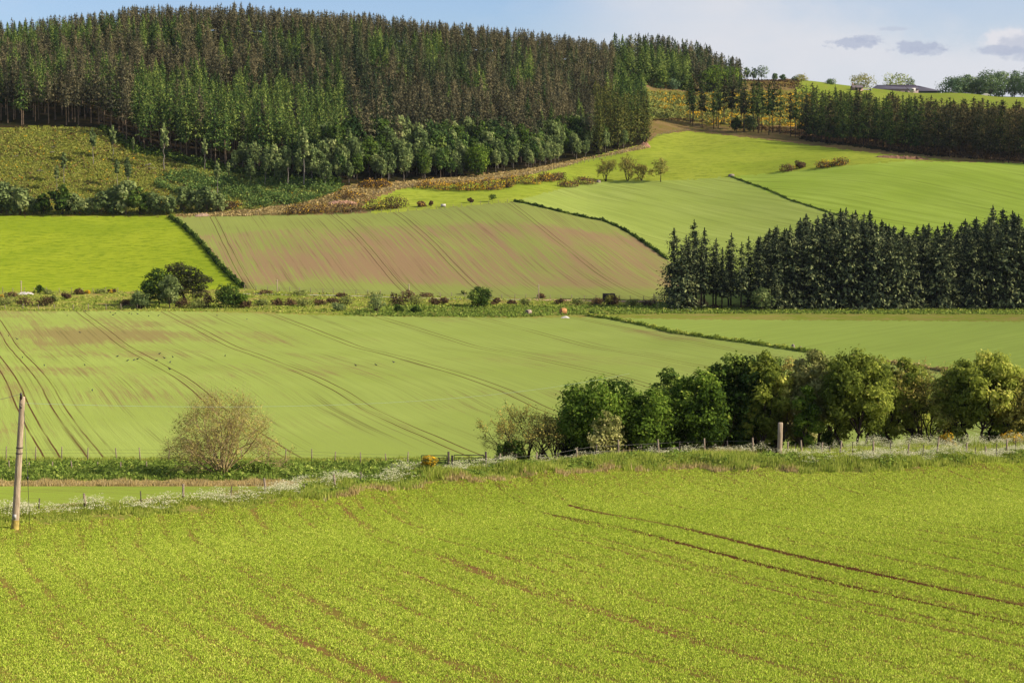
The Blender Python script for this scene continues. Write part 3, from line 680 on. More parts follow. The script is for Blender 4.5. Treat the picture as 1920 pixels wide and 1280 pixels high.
def kindat(u,v,g):
    n1=math.sin(u*.021+v*.05)+math.sin(u*.047-v*.03+2)+.6*math.sin(u*.09+v*.11)
    P=lambda poly: bool(pip(np.array([u]),np.array([v]),poly)[0])
    if P(L1): return 'larch_tree' if g<.93 else 'pine_tree'
    if P(L4): return 'larch_tree' if g<.95 else 'spruce_tree'
    if u>1150 and v<170: return 'spruce_tree' if g<.6 else 'pine_tree'
    if u>1115 and v>165: return 'cypress_tree'
    sky_=np.interp(u,[0,300,640,960,1150],[40,12,22,55,75]); dv=v-sky_
    if dv<(18 if u>280 else 8): return 'pine_tree'
    if u<300:
        if dv<45: return 'larch_tree' if g<.75 else 'pine_tree'
        if u<240 and v>90: return 'larch_tree' if g<(.42 if n1>-.3 else .12) else 'pine_tree'
        return 'pine_tree' if g<.88 else 'larch_tree'
    if u<480:
        if dv<70: return 'larch_tree' if g<.62+.2*n1 else 'pine_tree'
        return 'pine_tree' if g<.7 else ('larch_tree' if n1>0 else 'spruce_tree')
    if v>150 and u>660: 
        if v<200+.0*u and u<760: return 'spruce_tree' if g<.7 else 'pine_tree'
        return 'pine_tree' if g<.84 else ('spruce_tree' if g<.93 else 'larch_tree')
    if u>1000: return 'spruce_tree' if g<.55 else 'pine_tree'
    if 640<u<840 and dv<60 and n1>-.2: return 'larch_tree' if g<.7 else 'spruce_tree'
    if v<150: return 'larch_tree' if (n1>.5 and g<.6) else ('spruce_tree' if g<.8 else 'pine_tree')
    return 'spruce_tree' if g<.62 else ('larch_tree' if n1>.2 else 'pine_tree')
trees=[]
for (x,y) in jgrid(-300,125,600,1085,4.4,5.2,13,.6):
    c=960+F*x/y
    if c<-70 or c>1385: continue
    if y<900 or c<1140:
        if c>1212-max(0,(y-800))*.62: continue
        bw=0
        if 640<c<1105: bw=16
        elif 430<c<=640: bw=10
        if y<frontY(c)+bw+2: continue
    elif y<898: continue
    if y>np.interp(c,[0,150,300,460,640,800,960,1120,1210,1300,1385],[850,850,840,840,850,860,875,910,960,1012,985])+14: continue
    
    z=Hf(x,y); hh=np.interp(y,[600,655,720,840,900],[20.5,20.5,17,11.5,11.5])*R_.uniform(.74,1.14)
    if c>1150 and y>900: hh=R_.uniform(12.5,16.5)
    if c>1330 and y>900: hh*=.8
    if c>1105 and y<800: hh=R_.uniform(17,21)
    u,v=proj(x,y,z+hh*.8)
    if y>775: hh*=.94+.06*R_.random(); hh=.6*hh+.4*(11.5 if c<1150 else hh); z-=hh*.42; hh*=1.42
    trees.append((y,x,z,hh,kindat(u,v,R_.random()),u))
trees.sort()
LAB={'larch_tree':('bright green larch on the front edge of the wooded hill','larches on the wooded hill'),
 'pine_tree':('brownish green pine near the front of the wooded hill','pines on the wooded hill'),
 'spruce_tree':('dark spruce on the wooded hill behind the birches','spruces on the wooded hill'),
 'cypress_tree':('olive green conifer branched to the ground at the right corner of the hill wood','olive conifers at the corner of the hill wood')}
LIM={'larch_tree':200,'pine_tree':150,'spruce_tree':130,'cypress_tree':60}
used={k:0 for k in LIM}
DF={k:MB() for k in LIM}; DT=MB()
for (y,x,z,hh,k,u) in trees:
    i=R_.randrange(len(HK[k]))
    if used[k]<LIM[k]:
        used[k]+=1; plant(HMESH[k][i],k,(x,y,z-.2),LAB[k][0],'tree',LAB[k][1],s=hh/20,)
    else:
        cr=HK[k][i][0]; s=hh/20; a=R_.random()*6.28; wx=s*(1.2 if y>900 else 1.04); ca,sa=cos(a)*wx,sin(a)*wx
        V=np.concatenate(cr.V); T=np.concatenate(cr.tv); n=len(V)//4
        if y>940: V=V.reshape(-1,4,3); T=T.reshape(-1,4); m=slice(0,None,2); cen=V.mean(1,keepdims=True); V=(cen+(V-cen)*1.3)[m].reshape(-1,3); T=T[m].ravel(); n=len(V)//4
        W=np.stack([V[:,0]*ca-V[:,1]*sa+x,V[:,0]*sa+V[:,1]*ca+y,V[:,2]*s+z],1)
        DF[k].add(W,np.arange(n*4).reshape(n,4),tint=T+R_.uniform(-.42,.42))
        DT.tube([(x,y,z-.2),(x,y,z+hh*.4)],[.13,.08],4,cap=False)
KN={'larch_tree':'larch','pine_tree':'pine','spruce_tree':'spruce','cypress_tree':'cypress'}
for k,mb in DF.items():
    if mb.n: o=link(KN[k]+'_wood',mb.mesh(k+'_wood',LM[HM[k][0]])); tag(o,{'larch_tree':'far mass of green larches filling the wooded hill','pine_tree':'far mass of brownish pines filling the wooded hill up to the skyline','spruce_tree':'far mass of dark spruces filling the wooded hill','cypress_tree':'mass of olive conifers inside the hill wood'}[k],'woodland',kind='stuff')
o=link('wood_trunks',DT.mesh('trunks',BK['hill'])); tag(o,'bare trunks inside the far woodland on the hill','woodland',kind='stuff')
print("TREES",len(trees),cnt,nbelt,used)
# ------------------------------------------------------------------ birches along the foot of the wood
def birch_parts(seed,Ht,R,n=1500,leaf=.32,crown=.22):
    return broadleaf_parts(seed,Ht,R,n=n,leaf=leaf,nl=13,crown=crown,gapf=.4,flat=1.25,hang=.45,spread=.55,rad=.34,trunk_r=Ht*.011,shell=.4)
BI=[mk(birch_parts(400+i,10,2.6+.3*(i%3)),'birch','white') for i in range(6)]
BI+=[mk(birch_parts(430+i,10,3.0+.4*(i%2)),'dark' if i%2 else 'larch','grey') for i in range(4)]
BIT=[mk(birch_parts(420+i,11,1.3,n=420,leaf=.36,crown=.42),'birch','white') for i in range(4)]
g=G(31); nb=0
for (x,y) in jgrid(-60,85,590,740,3.9,4.0,33,.6):
    c=960+F*x/y
    if c<600 or c>1185: continue
    d=y-frontY(c)
    dep=32 if c<1105 else 9
    if d<1 or d>dep: continue
    if c>1105 and g.random()<.4: continue
    if c<700 and g.random()<.35: continue
    s=(.72+.6*min(1,d/20))*g.uniform(.75,1.22)*(1 if c<960 else .9)
    if c<800: s*=1.1
    k_=g.integers(0,8) if g.random()<.8 else g.integers(6,10); plant(BI[k_],'birch_tree' if k_<6 else 'young_tree',(x,y,Hf(x,y)),'grey green birch in the fringe along the foot of the wooded hill' if k_<6 else 'darker green young tree among the birches at the foot of the wooded hill','tree','birches fringing the foot of the wooded hill' if k_<6 else 'darker trees among the birches',s=s); nb+=1
# scattered slim birches left on the felled hillside (photo column, base row, height in photo pixels, lean)
for px,py,h,nm in [(175,308,68,'slim birch with bare white stem on the upper felled slope'),(212,302,66,'second slim birch leaning over the upper felled slope below the wood edge'),(308,318,86,'tall slim birch standing alone below the larch block'),(120,344,58,'thin birch at the middle of the felled slope'),(107,358,48,'small thin birch low on the left felled slope'),(240,366,70,'wispy birch low on the felled slope near the field'),(220,350,52,'feathery leaning birch in the middle of the felled slope'),(250,288,30,'very small birch sapling by the shadowed wood edge'),(384,318,58,'birch standing before dark trunks under the larches'),(408,368,64,'bare-stemmed birch above the young conifers'),(428,342,40,'low green birch beside the young conifers'),(424,300,46,'pale thin birch before the larch trunks'),(540,354,76,'birch with a long bare white stem near the track'),(570,352,112,'tallest birch with bare white trunk near the track'),(498,350,62,'bushy birch on the lower edge of the larches')]:
    x,y,z=hit(px,py); Hh=h*mpp(y)
    plant(BIT[R_.randrange(4)],'birch_tree',(x,y,z),nm,'tree',s=Hh/11)
for px,py,h in [(455,318,52),(478,322,56),(515,338,66),(535,335,60),(560,338,56),(585,345,74),(600,344,60),(470,344,46),(525,346,50),(610,350,50),(440,322,40),(500,330,55)]:
    x,y,z=hit(px,py); plant(BI[R_.randrange(6)],'birch_tree',(x,y,z),'bushy grey green birch in the loose group left of the birch fringe','tree','birches in the loose group by the larches',s=h*mpp(y)/10)
x,y,z=hit(894,331); plant(mk(broadleaf_parts(440,10.6,4.6,n=3600,leaf=.3,nl=12,crown=.06,gapf=.08,flat=.95,spread=.5,rad=.5),'green','grey'),'round_tree',(x,y,z),'full round bright green tree at the foot of the birch fringe','tree')
x,y,z=hit(863,332); plant(BI[2],'small_tree',(x,y,z),'small light green tree left of the round bright green tree','tree',s=.36)
# low bushes and small trees along the bottom of the felled slope
SB=[mk(broadleaf_parts(450+i,5,2.5,n=900,leaf=.3,nl=8,crown=.04,gapf=.25,flat=.9),'birch','grey') for i in range(3)]+[mk(broadleaf_parts(455+i,5,2.3,n=900,leaf=.3,nl=8,crown=.04,gapf=.25),'dark','dark') for i in range(2)]
for px,w,h,k in [(-15,40,60,0),(12,46,62,1),(38,34,54,0),(60,30,34,1),(82,34,42,3),(118,44,58,4),(142,34,40,1),(165,30,34,0),(190,36,44,2),(212,36,56,0),(236,44,66,2),(262,44,54,3),(290,34,44,0),(318,34,38,1),(345,36,50,2),(372,40,44,0),(388,42,50,1),(412,34,36,2)]:
    py=402 if px<330 else 398
    x,y,z=hit(px,py); s=h*mpp(y)/5
    plant(SB[k],'scrub_tree',(x,y,z),'dense %s bush in the row at the bottom of the felled slope'%('grey green' if k<3 else 'dark green'),'bush','grey green bushes below the felled slope' if k<3 else 'dark bushes below the felled slope',s=s*.95)
# ground cover of the felled slope, gorse slope and lower litter strips
def scatter_cover(name,poly,n,leaf,lm,label,cat,hgt=.5,seed=1,ys=(430,1000),dens=None,clump=1,flat=.6,tb=.4):
    g=G(seed); xs=[p[0] for p in poly]; y_=[p[1] for p in poly]; mb=MB(); P=[]
    pts=[hit(min(max(a,-100),2020),b,*ys) for a,b in poly]
    Y0=min(p[1] for p in pts)-3; Y1=max(p[1] for p in pts)+3; X0=min(p[0] for p in pts)-2; X1=max(p[0] for p in pts)+2
    XL=[];YL=[];ZL=[];tot=0
    for _ in range(14):
        N=n*3; X=g.uniform(X0,X1,N); Y=g.uniform(Y0,Y1,N); Z=H(X,Y); px,py=proj(X,Y,Z)
        ok=pip(px,py,poly)&(px>-60)&(px<1980)
        if dens is not None: ok&=g.random(N)<dens(px,py,X,Y)
        XL.append(X[ok]);YL.append(Y[ok]);ZL.append(Z[ok]); tot+=ok.sum()
        if tot>=n: break
    X=np.concatenate(XL)[:n];Y=np.concatenate(YL)[:n];Z=np.concatenate(ZL)[:n]
    m=len(X); tin=np.repeat(g.normal(tb,.2,m),clump)
    hh=np.repeat(g.random(m)**1.5*hgt,clump)
    C=np.stack([np.repeat(X,clump),np.repeat(Y,clump),np.repeat(Z,clump)],1)+g.normal(0,1,(m*clump,3))*leaf*np.array([.9,.9,.35]); C[:,2]+=hh*g.random(m*clump)+.05
    U,W=frame(rdir(len(C),g)+np.array([0,0,.25]),g); s=leaf*(.5+g.random(len(C)))[:,None]
    mb.leaves(C,U*s,W*s*flat,tin+g.normal(0,.14,len(C)),jit=leaf*.06)
    o=link(name,mb.mesh(name,LM[lm])); tag(o,label,cat,kind='stuff'); return o
sn=lambda a,b,ph=0: (lambda px,py,X,Y: np.clip(.55+.6*np.sin(X*a+ph)*np.sin(Y*b+ph*2)+.3*np.sin(X*a*2.7+Y*b*1.9),.05,1))
P_SLOPE=[(-80,244),(60,240),(150,240),(185,243),(250,287),(300,296),(380,316),(470,332),(560,346),(640,352),(600,372),(480,392),(330,402),(-80,403)]
P_YOUNG=[(300,330),(360,322),(470,336),(580,346),(640,356),(560,384),(470,392),(420,376),(340,366),(290,350)]
scatter_cover('heather_scrub',P_SLOPE,36000,.2,'scrub','low yellowish scrub and heather covering the felled slope','scrub',hgt=.8,seed=41,clump=3)
scatter_cover('wood_edge_shade_fill',[(190,236),(255,274),(300,284),(380,303),(460,319),(560,334),(640,341),(640,352),(560,346),(470,332),(380,316),(300,296),(250,288),(185,244)],3000,.45,'dark','added dark leaves standing in for shade along the edge of the wood','undergrowth',hgt=2.2,seed=49,clump=3)  # dark leaves added to put shade along the foot of the wood
scatter_cover('brown_brush',P_SLOPE,3600,.3,'gorse','brown dead brush scattered over the felled slope','scrub',hgt=.5,seed=42,dens=sn(.21,.3,1),clump=3)
scatter_cover('slope_blossom',P_SLOPE,420,.25,'gflower','specks of yellow blossom scattered over the felled slope','gorse',hgt=.9,seed=50,clump=3)
scatter_cover('young_conifers',P_YOUNG,7000,.27,'young','patch of young green conifers on the lower felled slope','saplings',hgt=2.4,seed=43,clump=5,dens=sn(.3,.37,2))
scatter_cover('gorse_slope',[(1170,172),(1300,176),(1520,176),(1520,236),(1330,234),(1285,222),(1222,222)],9000,.5,'gorseg','rough green gorse scrub on the slope behind the pines','gorse',hgt=1.1,seed=44,clump=3)
scatter_cover('gorse_blossom',[(1185,172),(1300,176),(1520,176),(1520,238),(1330,234),(1270,208),(1210,200)],3400,.36,'gflower','yellow gorse blossom covering the slope behind the pines','gorse',hgt=1.3,seed=45,clump=4,dens=lambda px,py,X,Y: np.clip(.25+.9*np.sin(X*.31)*np.sin(Y*.22+1)+.25*np.sin(X*.9+Y*.6)+(px-1290)/500,0.02,1))
scatter_cover('orange_heath_scrub',[(1384,133),(1420,140),(1500,150),(1510,168),(1440,168),(1390,155)],900,.4,'gorse','orange flowering scrub on the knoll at the skyline','gorse',hgt=.8,seed=46,clump=3,dens=sn(.2,.3),ys=(700,1060))
scatter_cover('bracken_strip',[(330,404),(480,394),(600,374),(660,350),(720,345),(830,336),(900,330),(1000,317),(1060,305),(1120,293),(1212,271),(1216,278),(1100,300),(1000,327),(900,342),(800,348),(740,356),(690,372),(640,388),(560,400),(440,406)],9000,.34,'dry','tan dead bracken strip between the wood edge and the pasture','bracken',hgt=.35,seed=47,clump=2)
scatter_cover('forest_litter',[(1212,226),(1290,227),(1440,246),(1600,270),(1800,296),(1960,306),(1960,300),(1800,286),(1600,258),(1440,236),(1290,222)],3500,.4,'gorse','brown brash and litter under the belt of trees','brash',hgt=.6,seed=48,clump=3)
# ------------------------------------------------------------------ gorse and bramble patches
def patch(px,py,wp,hp,lm,name,label,cat,group=None,n=900,leaf=.14,fl=0.0,seed=0,asp=1.0,nl=9,ymin=30,flat=.8,gapf=.2,hang=0):
    x,y,z=hit(px,py,ymin); w=wp*mpp(y); h=hp*mpp(y)*1.05
    c,s,f=shrub_parts(500+seed,w,h,n=n,leaf=leaf,nl=nl,flower=fl,fl_leaf=.8,flat=flat,gapf=gapf,hang=hang)
    o=empty(name,(x,y,z),label,cat,group,R_.random()*.6,(1,asp,1))
    link('foliage',c.mesh('foliage',LM[lm]),o); link('stems',s.mesh('stems',BK['dark']),o)
    if f is not None: link('blossom',f.mesh('blossom',LM['gflower']),o)
    return o
# pasture gorse clumps (elongated: several bushes side by side)
sd=0
for px,py,w,h,f,lab in [(556,401,52,18,.35,'gorse clump at the left end of the row beside the tilled field'),(600,399,50,20,.3,'gorse clump second from the left in the row beside the tilled field'),(650,398,54,24,.22,'tall brown gorse clump in the row beside the tilled field'),(700,394,56,26,.15,'rusty gorse clump near the right end of the row by the tilled field'),(738,391,48,26,.05,'dark brown rounded gorse at the right end of the row by the tilled field'),
  (800,353,46,14,.5,'left end bush of the long orange gorse hedge on the pasture'),(838,356,52,18,.8,'orange flowered gorse, second bush of the long gorse hedge'),(880,357,54,22,.7,'brown and orange gorse in the middle of the long gorse hedge'),(920,356,50,24,.5,'tall gorse right of the middle of the long gorse hedge'),(953,352,44,26,.3,'tallest dark gorse of the long gorse hedge'),(990,345,44,18,.35,'gorse bush between the tall dark gorse and the right end of the hedge'),(1022,340,34,18,.4,'gorse bush with orange flowers near the right end of the hedge'),(1045,338,34,18,.0,'brown bush ending the long gorse hedge on the right'),
  (1062,350,38,11,.1,'low brown gorse left of the group of hawthorns'),(1094,345,40,13,.05,'dark low brown mound beside the group of hawthorns'),
  (790,388,18,12,.1,'small gorse bush in the pasture near the white trough'),(808,387,10,12,.0,'tiny brown shrub left of the white trough'),(882,380,12,9,.0,'tiny bare shrub on the field boundary'),
  (1477,321,38,16,.05,'brown gorse clump on the upper field boundary'),(1500,316,28,17,.0,'brown bush at the right of the upper field boundary clump'),(1546,314,36,14,.4,'gorse with orange flowers on the upper field boundary'),(1574,310,34,16,.3,'dark gorse right of the orange one on the upper boundary'),
  (690,352,40,18,.25,'gorse bush at the lower corner of the birch wood'),(715,350,36,16,.3,'gorse bush in yellow flower under the first birches'),(655,372,50,16,.35,'gorse mound above the bracken strip'),(430,392,36,16,.2,'low gorse by the bracken at the corner of the felled slope'),(312,388,22,12,.8,'yellow flowering gorse among bushes at the slope bottom')]:
    sd+=1; patch(px,py,w*(1.3 if w>30 else 1),h,'gorse','gorse_bush',lab,'gorse',n=1100,leaf=.2,fl=f,seed=sd,asp=.7,gapf=.1)
# hawthorns on the pasture
for i,(px,py,w,h,lab) in enumerate([(1136,340,58,50,'left multi-stemmed hawthorn of the group on the pasture'),(1177,339,52,52,'middle tallest hawthorn of the group on the pasture'),(1203,339,36,40,'small right hawthorn of the group on the pasture')]):
    x,y,z=hit(px,py); Hh=h*mpp(y); p=bare_parts(600+i,Hh*.95,w*mpp(y)/2*1.05,stems=5,depth=4,leafn=2600,leaf=.15,tw=.02,r0=.13,low=False); plant(mk(p,'budg','dark'),'hawthorn_tree',(x,y,z),lab,'tree',rz=0)
x,y,z=hit(1239,341); Hh=45*mpp(y); p=broadleaf_parts(610,Hh,20*mpp(y),n=2200,leaf=.17,nl=11,crown=.25,gapf=.5,flat=.8,shell=.3,rad=.36); plant(mk(p,'bud','dark'),'hawthorn_tree',(x,y,z),'single round crowned reddish brown tree right of the hawthorn group','tree')
x,y,z=hit(923,378); plant(mk(broadleaf_parts(611,2.3,1.4,n=500,leaf=.14,nl=6,crown=.25),'dark','dark'),'small_tree',(x,y,z),'tiny dark round tree on the boundary above the tilled field','tree')
# ------------------------------------------------------------------ hedges between fields
def hedge(name,pts,w,h,lm,label,n,leaf,seed,ymin=190,ymax=1200,flow=0,wob=.25):
    g=G(seed); P=np.array([hit(a,b,ymin,ymax) for a,b in pts]); d=np.r_[0,np.cumsum(np.linalg.norm(np.diff(P[:,:2],axis=0),axis=1))]
    s=g.random(n)*d[-1]; X=np.interp(s,d,P[:,0]); Y=np.interp(s,d,P[:,1]); 
    k=.75+wob*np.sin(s*.9+seed)+wob*.8*np.sin(s*2.3+1)+.15*g.normal(size=n)
    a=g.random(n)*pi; rr=np.sqrt(g.uniform(.35,1,n)); 
    tx=np.interp(s,d,np.gradient(P[:,0],d)); ty=np.interp(s,d,np.gradient(P[:,1],d)); l=np.hypot(tx,ty); nx,ny=-ty/l,tx/l
    off=np.cos(a)*rr*w*.5*k; X=X+nx*off; Y=Y+ny*off; Z=H(X,Y)+np.sin(a)*rr*h*k
    N=np.stack([nx*np.cos(a),ny*np.cos(a),np.sin(a)],1)+rdir(n,g)*.9; N/=np.linalg.norm(N,axis=1)[:,None]
    U,W=frame(N,g); sz=(leaf*(.6+.8*g.random(n)))[:,None]
    mb=MB(); mb.leaves(np.stack([X,Y,Z],1),U*sz,W*sz*.75,.35+g.normal(0,.2,n)+.2*np.sin(s*.4),jit=leaf*.05)
    st=MB()
    for q in np.arange(0,d[-1],2.2):
        x0,y0=np.interp(q,d,P[:,0]),np.interp(q,d,P[:,1]); z0=Hf(x0,y0); limb(st,g,(x0,y0,z0-.1),(x0+g.normal(0,.2),y0+g.normal(0,.2),z0+h*.7),.04,.015,3,.1,3)
    o=empty(name,tuple(P[0]),label,'hedge'); 
    for nm,m in (('foliage',mb.mesh('foliage',LM[lm])),('stems',st.mesh('stems',BK['dark']))):
        q=link(nm,m,o); q.location=(-P[0][0],-P[0][1],-P[0][2])
    return o
hedge('hedge',[(318,407),(338,420),(362,442),(400,484),(428,515),(456,541)],1.2,1.2,'dark','dark hedge running down between the left pasture and the tilled field',9000,.24,61)
hedge('hedge',[(964,378),(1010,388),(1060,400),(1110,411),(1130,414),(1165,429),(1190,443),(1225,467),(1252,487)],1.0,.85,'dark','dark hedge curving down the right side of the tilled field',8000,.22,62)
hedge('hedge',[(1370,331),(1420,349),(1480,375),(1540,394),(1582,407)],.7,.5,'lush','thin hedge between the two upper right crop fields',5000,.2,63)
hedge('hedge',HEDGE3[:8],1.1,.7,'verge','long low hedge between the valley crop fields left of the gateway',8000,.17,64,ymax=412)
hedge('hedge',HEDGE3[8:],.9,.6,'dry','straggly low hedge seen above the near trees right of the gateway',4200,.16,65,ymax=412)
# pale seed heads along the valley hedge
# ------------------------------------------------------------------ old railway strip: trees and scrub
x,y,z=hit(292,577,360); plant(mk(broadleaf_parts(700,73*mpp(y),36*mpp(y),n=3600,leaf=.22,nl=12,crown=.08,gapf=.2,flat=.85),'dark','dark'),'sycamore_tree',(x,y+4,z),'dense dark green tree left in the clump on the old railway strip','tree')
x,y,z=hit(318,577,360); plant(mk(broadleaf_parts(701,62*mpp(y),24*mpp(y),n=2600,leaf=.22,nl=10,crown=.05,gapf=.3,hang=.3),'birch','grey'),'willow_tree',(x,y,z),'grey green willow leaning against the dark tree of the railway clump','tree')
x,y,z=hit(262,579,360); plant(mk(shrub_parts(702,46*mpp(y),38*mpp(y),n=2200,leaf=.16,nl=9,gapf=.05,hang=.2)[:2],'birch','dark'),'round_bush',(x,y,z),'rounded brownish green bush at the left foot of the railway clump','bush',names=('foliage','stems'))
x,y,z=hit(428,577,360); plant(mk(broadleaf_parts(703,44*mpp(y),30*mpp(y),n=2600,leaf=.2,nl=10,crown=.03,gapf=.25),'dark','dark'),'willow_bush',(x,y,z),'dark green bushy tree at the right end of the railway clump','bush')
x,y,z=hit(452,577,360); plant(mk(broadleaf_parts(704,28*mpp(y),18*mpp(y),n=1400,leaf=.18,nl=8,crown=.03,gapf=.25),'green','dark'),'green_bush',(x,y,z),'bright green bush against the dark bushy tree of the railway clump','bush')
# old pine with flat layered crown, leaning right
def flatpine(seed,Ht,R):
    g=G(seed); tr=MB(); lob=[]
    fork=(-.25*R,0,Ht*.42); limb(tr,g,(0,0,0),fork,.34,.25,6,.06,7)
    for (a,b,zz,r) in [(-.55,0,.92,.30),(-.3,.1,.96,.3),(0,-.1,.88,.34),(.3,.1,.8,.33),(-.1,.2,.74,.3),(.55,0,.66,.3),(.1,-.2,.62,.28),(.85,.05,.62,.24),(.65,-.1,.46,.24),(.35,.1,.42,.26),(-.45,0,.7,.3),(.0,.1,.5,.3),(.4,-.1,.3,.3),(-.2,0,.35,.3),(.7,0,.28,.25),(.3,.1,.6,.3)]:
        lob.append((a*R,b*R,zz*Ht,r*R)); limb(tr,g,fork,(a*R,b*R,zz*Ht),.14,.04,6,.1,5)
    return blobs_crown(seed,lob,7000,.15,.3,.62,.3,0,1.3),tr
x,y,z=hit(345,572,360); plant(mk(flatpine(705,73*mpp(y+3),47*mpp(y)),'beltpine','pine'),'old_pine',(x,y+3,z),'old pine with layered flat crown rising over the railway clump','tree',rz=0)
x,y,z=hit(898,575,360); plant(mk(broadleaf_parts(706,38*mpp(y),26*mpp(y),n=3000,leaf=.18,nl=12,crown=.03,gapf=.3,shell=.3),'dark','dark'),'dark_bush',(x,y,z),'dark evergreen bush standing alone on the railway strip','bush')
x,y,z=hit(75,549,360); plant(mk(broadleaf_parts(707,15*mpp(y),9*mpp(y),n=700,leaf=.16,nl=7,crown=.05),'dark','dark'),'small_bush',(x,y,z),'small round green bush at the bottom of the left pasture','bush')
bs=[('gorse',[(10,572,50,22),(45,574,44,20),(85,574,42,22),(100,566,20,14),(125,561,20,14),(148,552,24,13),(190,550,28,10),(210,549,22,9),(20,556,30,10),(90,551,22,10),(235,574,30,16),(340,578,36,22),(372,578,40,26),(390,576,30,24),(462,578,26,16),(490,573,34,16),(520,572,28,14),(545,572,30,15),(568,574,40,19),(600,572,30,14),(625,568,30,12),(650,571,34,18),(742,572,40,24),(765,566,40,24),(780,572,34,20),(815,572,28,15),(832,571,22,14),(870,552,14,9),(930,571,24,14),(960,571,20,10),(985,572,24,14),(1015,559,20,10),(1050,570,24,12),(1085,572,30,15),(1120,572,30,16),(1150,573,36,20),(1185,574,30,16),(1215,575,34,17),(1340,579,24,9),(1380,579,26,9),(1440,580,18,8),(1605,582,14,10),(560,553,40,8),(500,551,34,7),(640,556,30,8),(700,556,40,9),(800,556,34,9)])]
for lm,l in bs:
    for i,(px,py,w,h) in enumerate(l):
        patch(px,py,w,h,'gorse' if i%3 else 'gorseg','scrub_bush','brown tangled gorse or bramble bush on the old railway strip' if i%3 else 'dull green tangled bush on the old railway strip','bush','brown bushes on the railway strip' if i%3 else 'dull green bushes on the railway strip',n=520,leaf=.16,seed=100+i,asp=.8,nl=7,fl=.0,ymin=360,gapf=.2)
for i,(px,py,w,h,lab) in enumerate([(635,583,30,20,'pale willow bush at the field edge left of the big willow bush'),(706,585,40,34,'large feathery willow bush at the edge of the valley crop'),(748,586,22,17,'small dark green bush right of the feathery willow bush'),(780,587,24,15,'dark green bush among the lush weeds'),(1430,578,26,20,'pale bush at the foot of the plantation'),(1534,580,18,14,'small bright bush at the foot of the plantation'),(1820,581,16,12,'small pale bush near the right end of the plantation'),(1142,574,22,26,'yellow green bush in front of the dark feed trailer'),(1108,592,12,9,'dark shrub where the valley hedge begins')]):
    patch(px,py,w,h,'birch' if i in (0,1,4,6) else 'dark' if i!=7 else 'budg','willow_bush',lab,'bush',n=900,leaf=.15,seed=200+i,ymin=360,nl=8)
for i,(px,py,w,h,lab) in enumerate([(163,551,14,8,'small gorse in bright yellow flower below the left pasture'),(208,550,8,7,'tiny yellow gorse by the fence end below the left pasture'),(1120,568,12,7,'small yellow gorse left of the dark feed trailer'),(3,560,12,9,'yellow flowered bush at the left edge of the railway strip')]):
    patch(px,py,w,h,'gorseg','gorse_bush',lab,'gorse',n=260,leaf=.12,fl=1.6,seed=230+i,ymin=360,nl=4)
scatter_cover('nettle_bed',[(640,592),(700,574),(900,573),(1250,575),(1330,579),(2000,582),(2000,590),(1300,588),(1100,590),(960,595),(800,594)],9000,.22,'lush','lush green weeds along the edge of the valley fields','weeds',hgt=.5,seed=71,clump=3,ys=(380,470))
scatter_cover('strip_grass',[(-60,583),(-60,548),(240,548),(450,546),(700,553),(960,561),(1250,566),(1250,575),(700,578),(640,590),(450,584)],7000,.2,'verge','rough grass on the old railway strip','grass',hgt=.35,seed=72,clump=3,ys=(380,480),dens=sn(.2,.5))
scatter_cover('field_edge_grass',[(1230,577),(2000,579),(2000,586),(1240,583)],5000,.2,'verge','long grass at the foot of the plantation','grass',hgt=.5,seed=73,clump=3,ys=(390,470))
HAZE=.000022
# ------------------------------------------------------------------ skyline and upper slope trees
def sky_tree(px,base,top,w,lm,name,label,Yd,seed,group=None,crown=.12,n=1400,leaf=.34,gapf=.25,**k):
    x,y,z=atY(px,Yd); pb=proj(x,y,z)[1]; zt=slope(top)*Yd; zb=min(z,slope(base)*Yd); Hh=max(1.2,zt-zb)
    p=broadleaf_parts(800+seed,Hh,w*.7*mpp(Yd),n=n,leaf=leaf,nl=10,crown=crown,gapf=gapf,**k)
    plant(mk(p,lm,'dark'),name,(x,y,zb-.1),label,'tree',group)
for i,(px,b,t,w,lab) in enumerate([(1788,178,146,34,'left most open crowned tree of the skyline clump by the farm'),(1812,180,140,30,'second tree from the left in the skyline clump'),(1838,181,142,34,'third tree of the skyline clump with paler leaves'),(1856,181,131,40,'tall dark tree of the skyline clump'),(1880,182,134,36,'middle tree of the dense part of the skyline clump'),(1902,182,133,34,'tree near the right picture edge in the skyline clump'),(1930,183,134,40,'skyline clump tree cut by the right picture edge')]):
    sky_tree(px,b+2,t-1,w*1.3,'far','skyline_tree',lab,985+6*(i%3),i,n=3000,leaf=.36,crown=.02,gapf=.15)
sky_tree(1615,168,141,42,'bud','skyline_tree','round half-bare tree behind the small stone building',1010,20,gapf=.3)
sky_tree(1680,165,137,44,'olivel','skyline_tree','domed olive tree behind the long dark barn roof',1030,21,gapf=.05)
sky_tree(1707,165,144,15,'far','skyline_tree','narrow dark tree behind the barn roof',1030,22,n=500)
sky_tree(1557,164,147,18,'far','skyline_tree','small dark tree left of the farm on the skyline',985,23,n=500)
sky_tree(1503,158,138,20,'bud','skyline_tree','thin half-bare tree on the skyline left of the farm',985,24,n=500,gapf=.5)
sky_tree(1490,158,143,12,'far','skyline_tree','small bush beside the thin tree on the skyline',985,25,n=300)
for i,(px,b,t,w) in enumerate([(1400,140,125,12),(1412,140,126,14),(1428,141,122,20),(1452,146,137,9),(1468,149,139,9)]):
    sky_tree(px,b,t,w,'far','knoll_pine','%s dark pine on the orange knoll at the skyline'%(['first and smallest','second','largest round','small fourth','small fifth'][i]),975,30+i,n=420,crown=.15)
sky_tree(1338,164,122,48,'green','broad_tree','large fresh green rounded tree at the right foot of the hill wood',905,40,n=2600,crown=.03,gapf=.08)
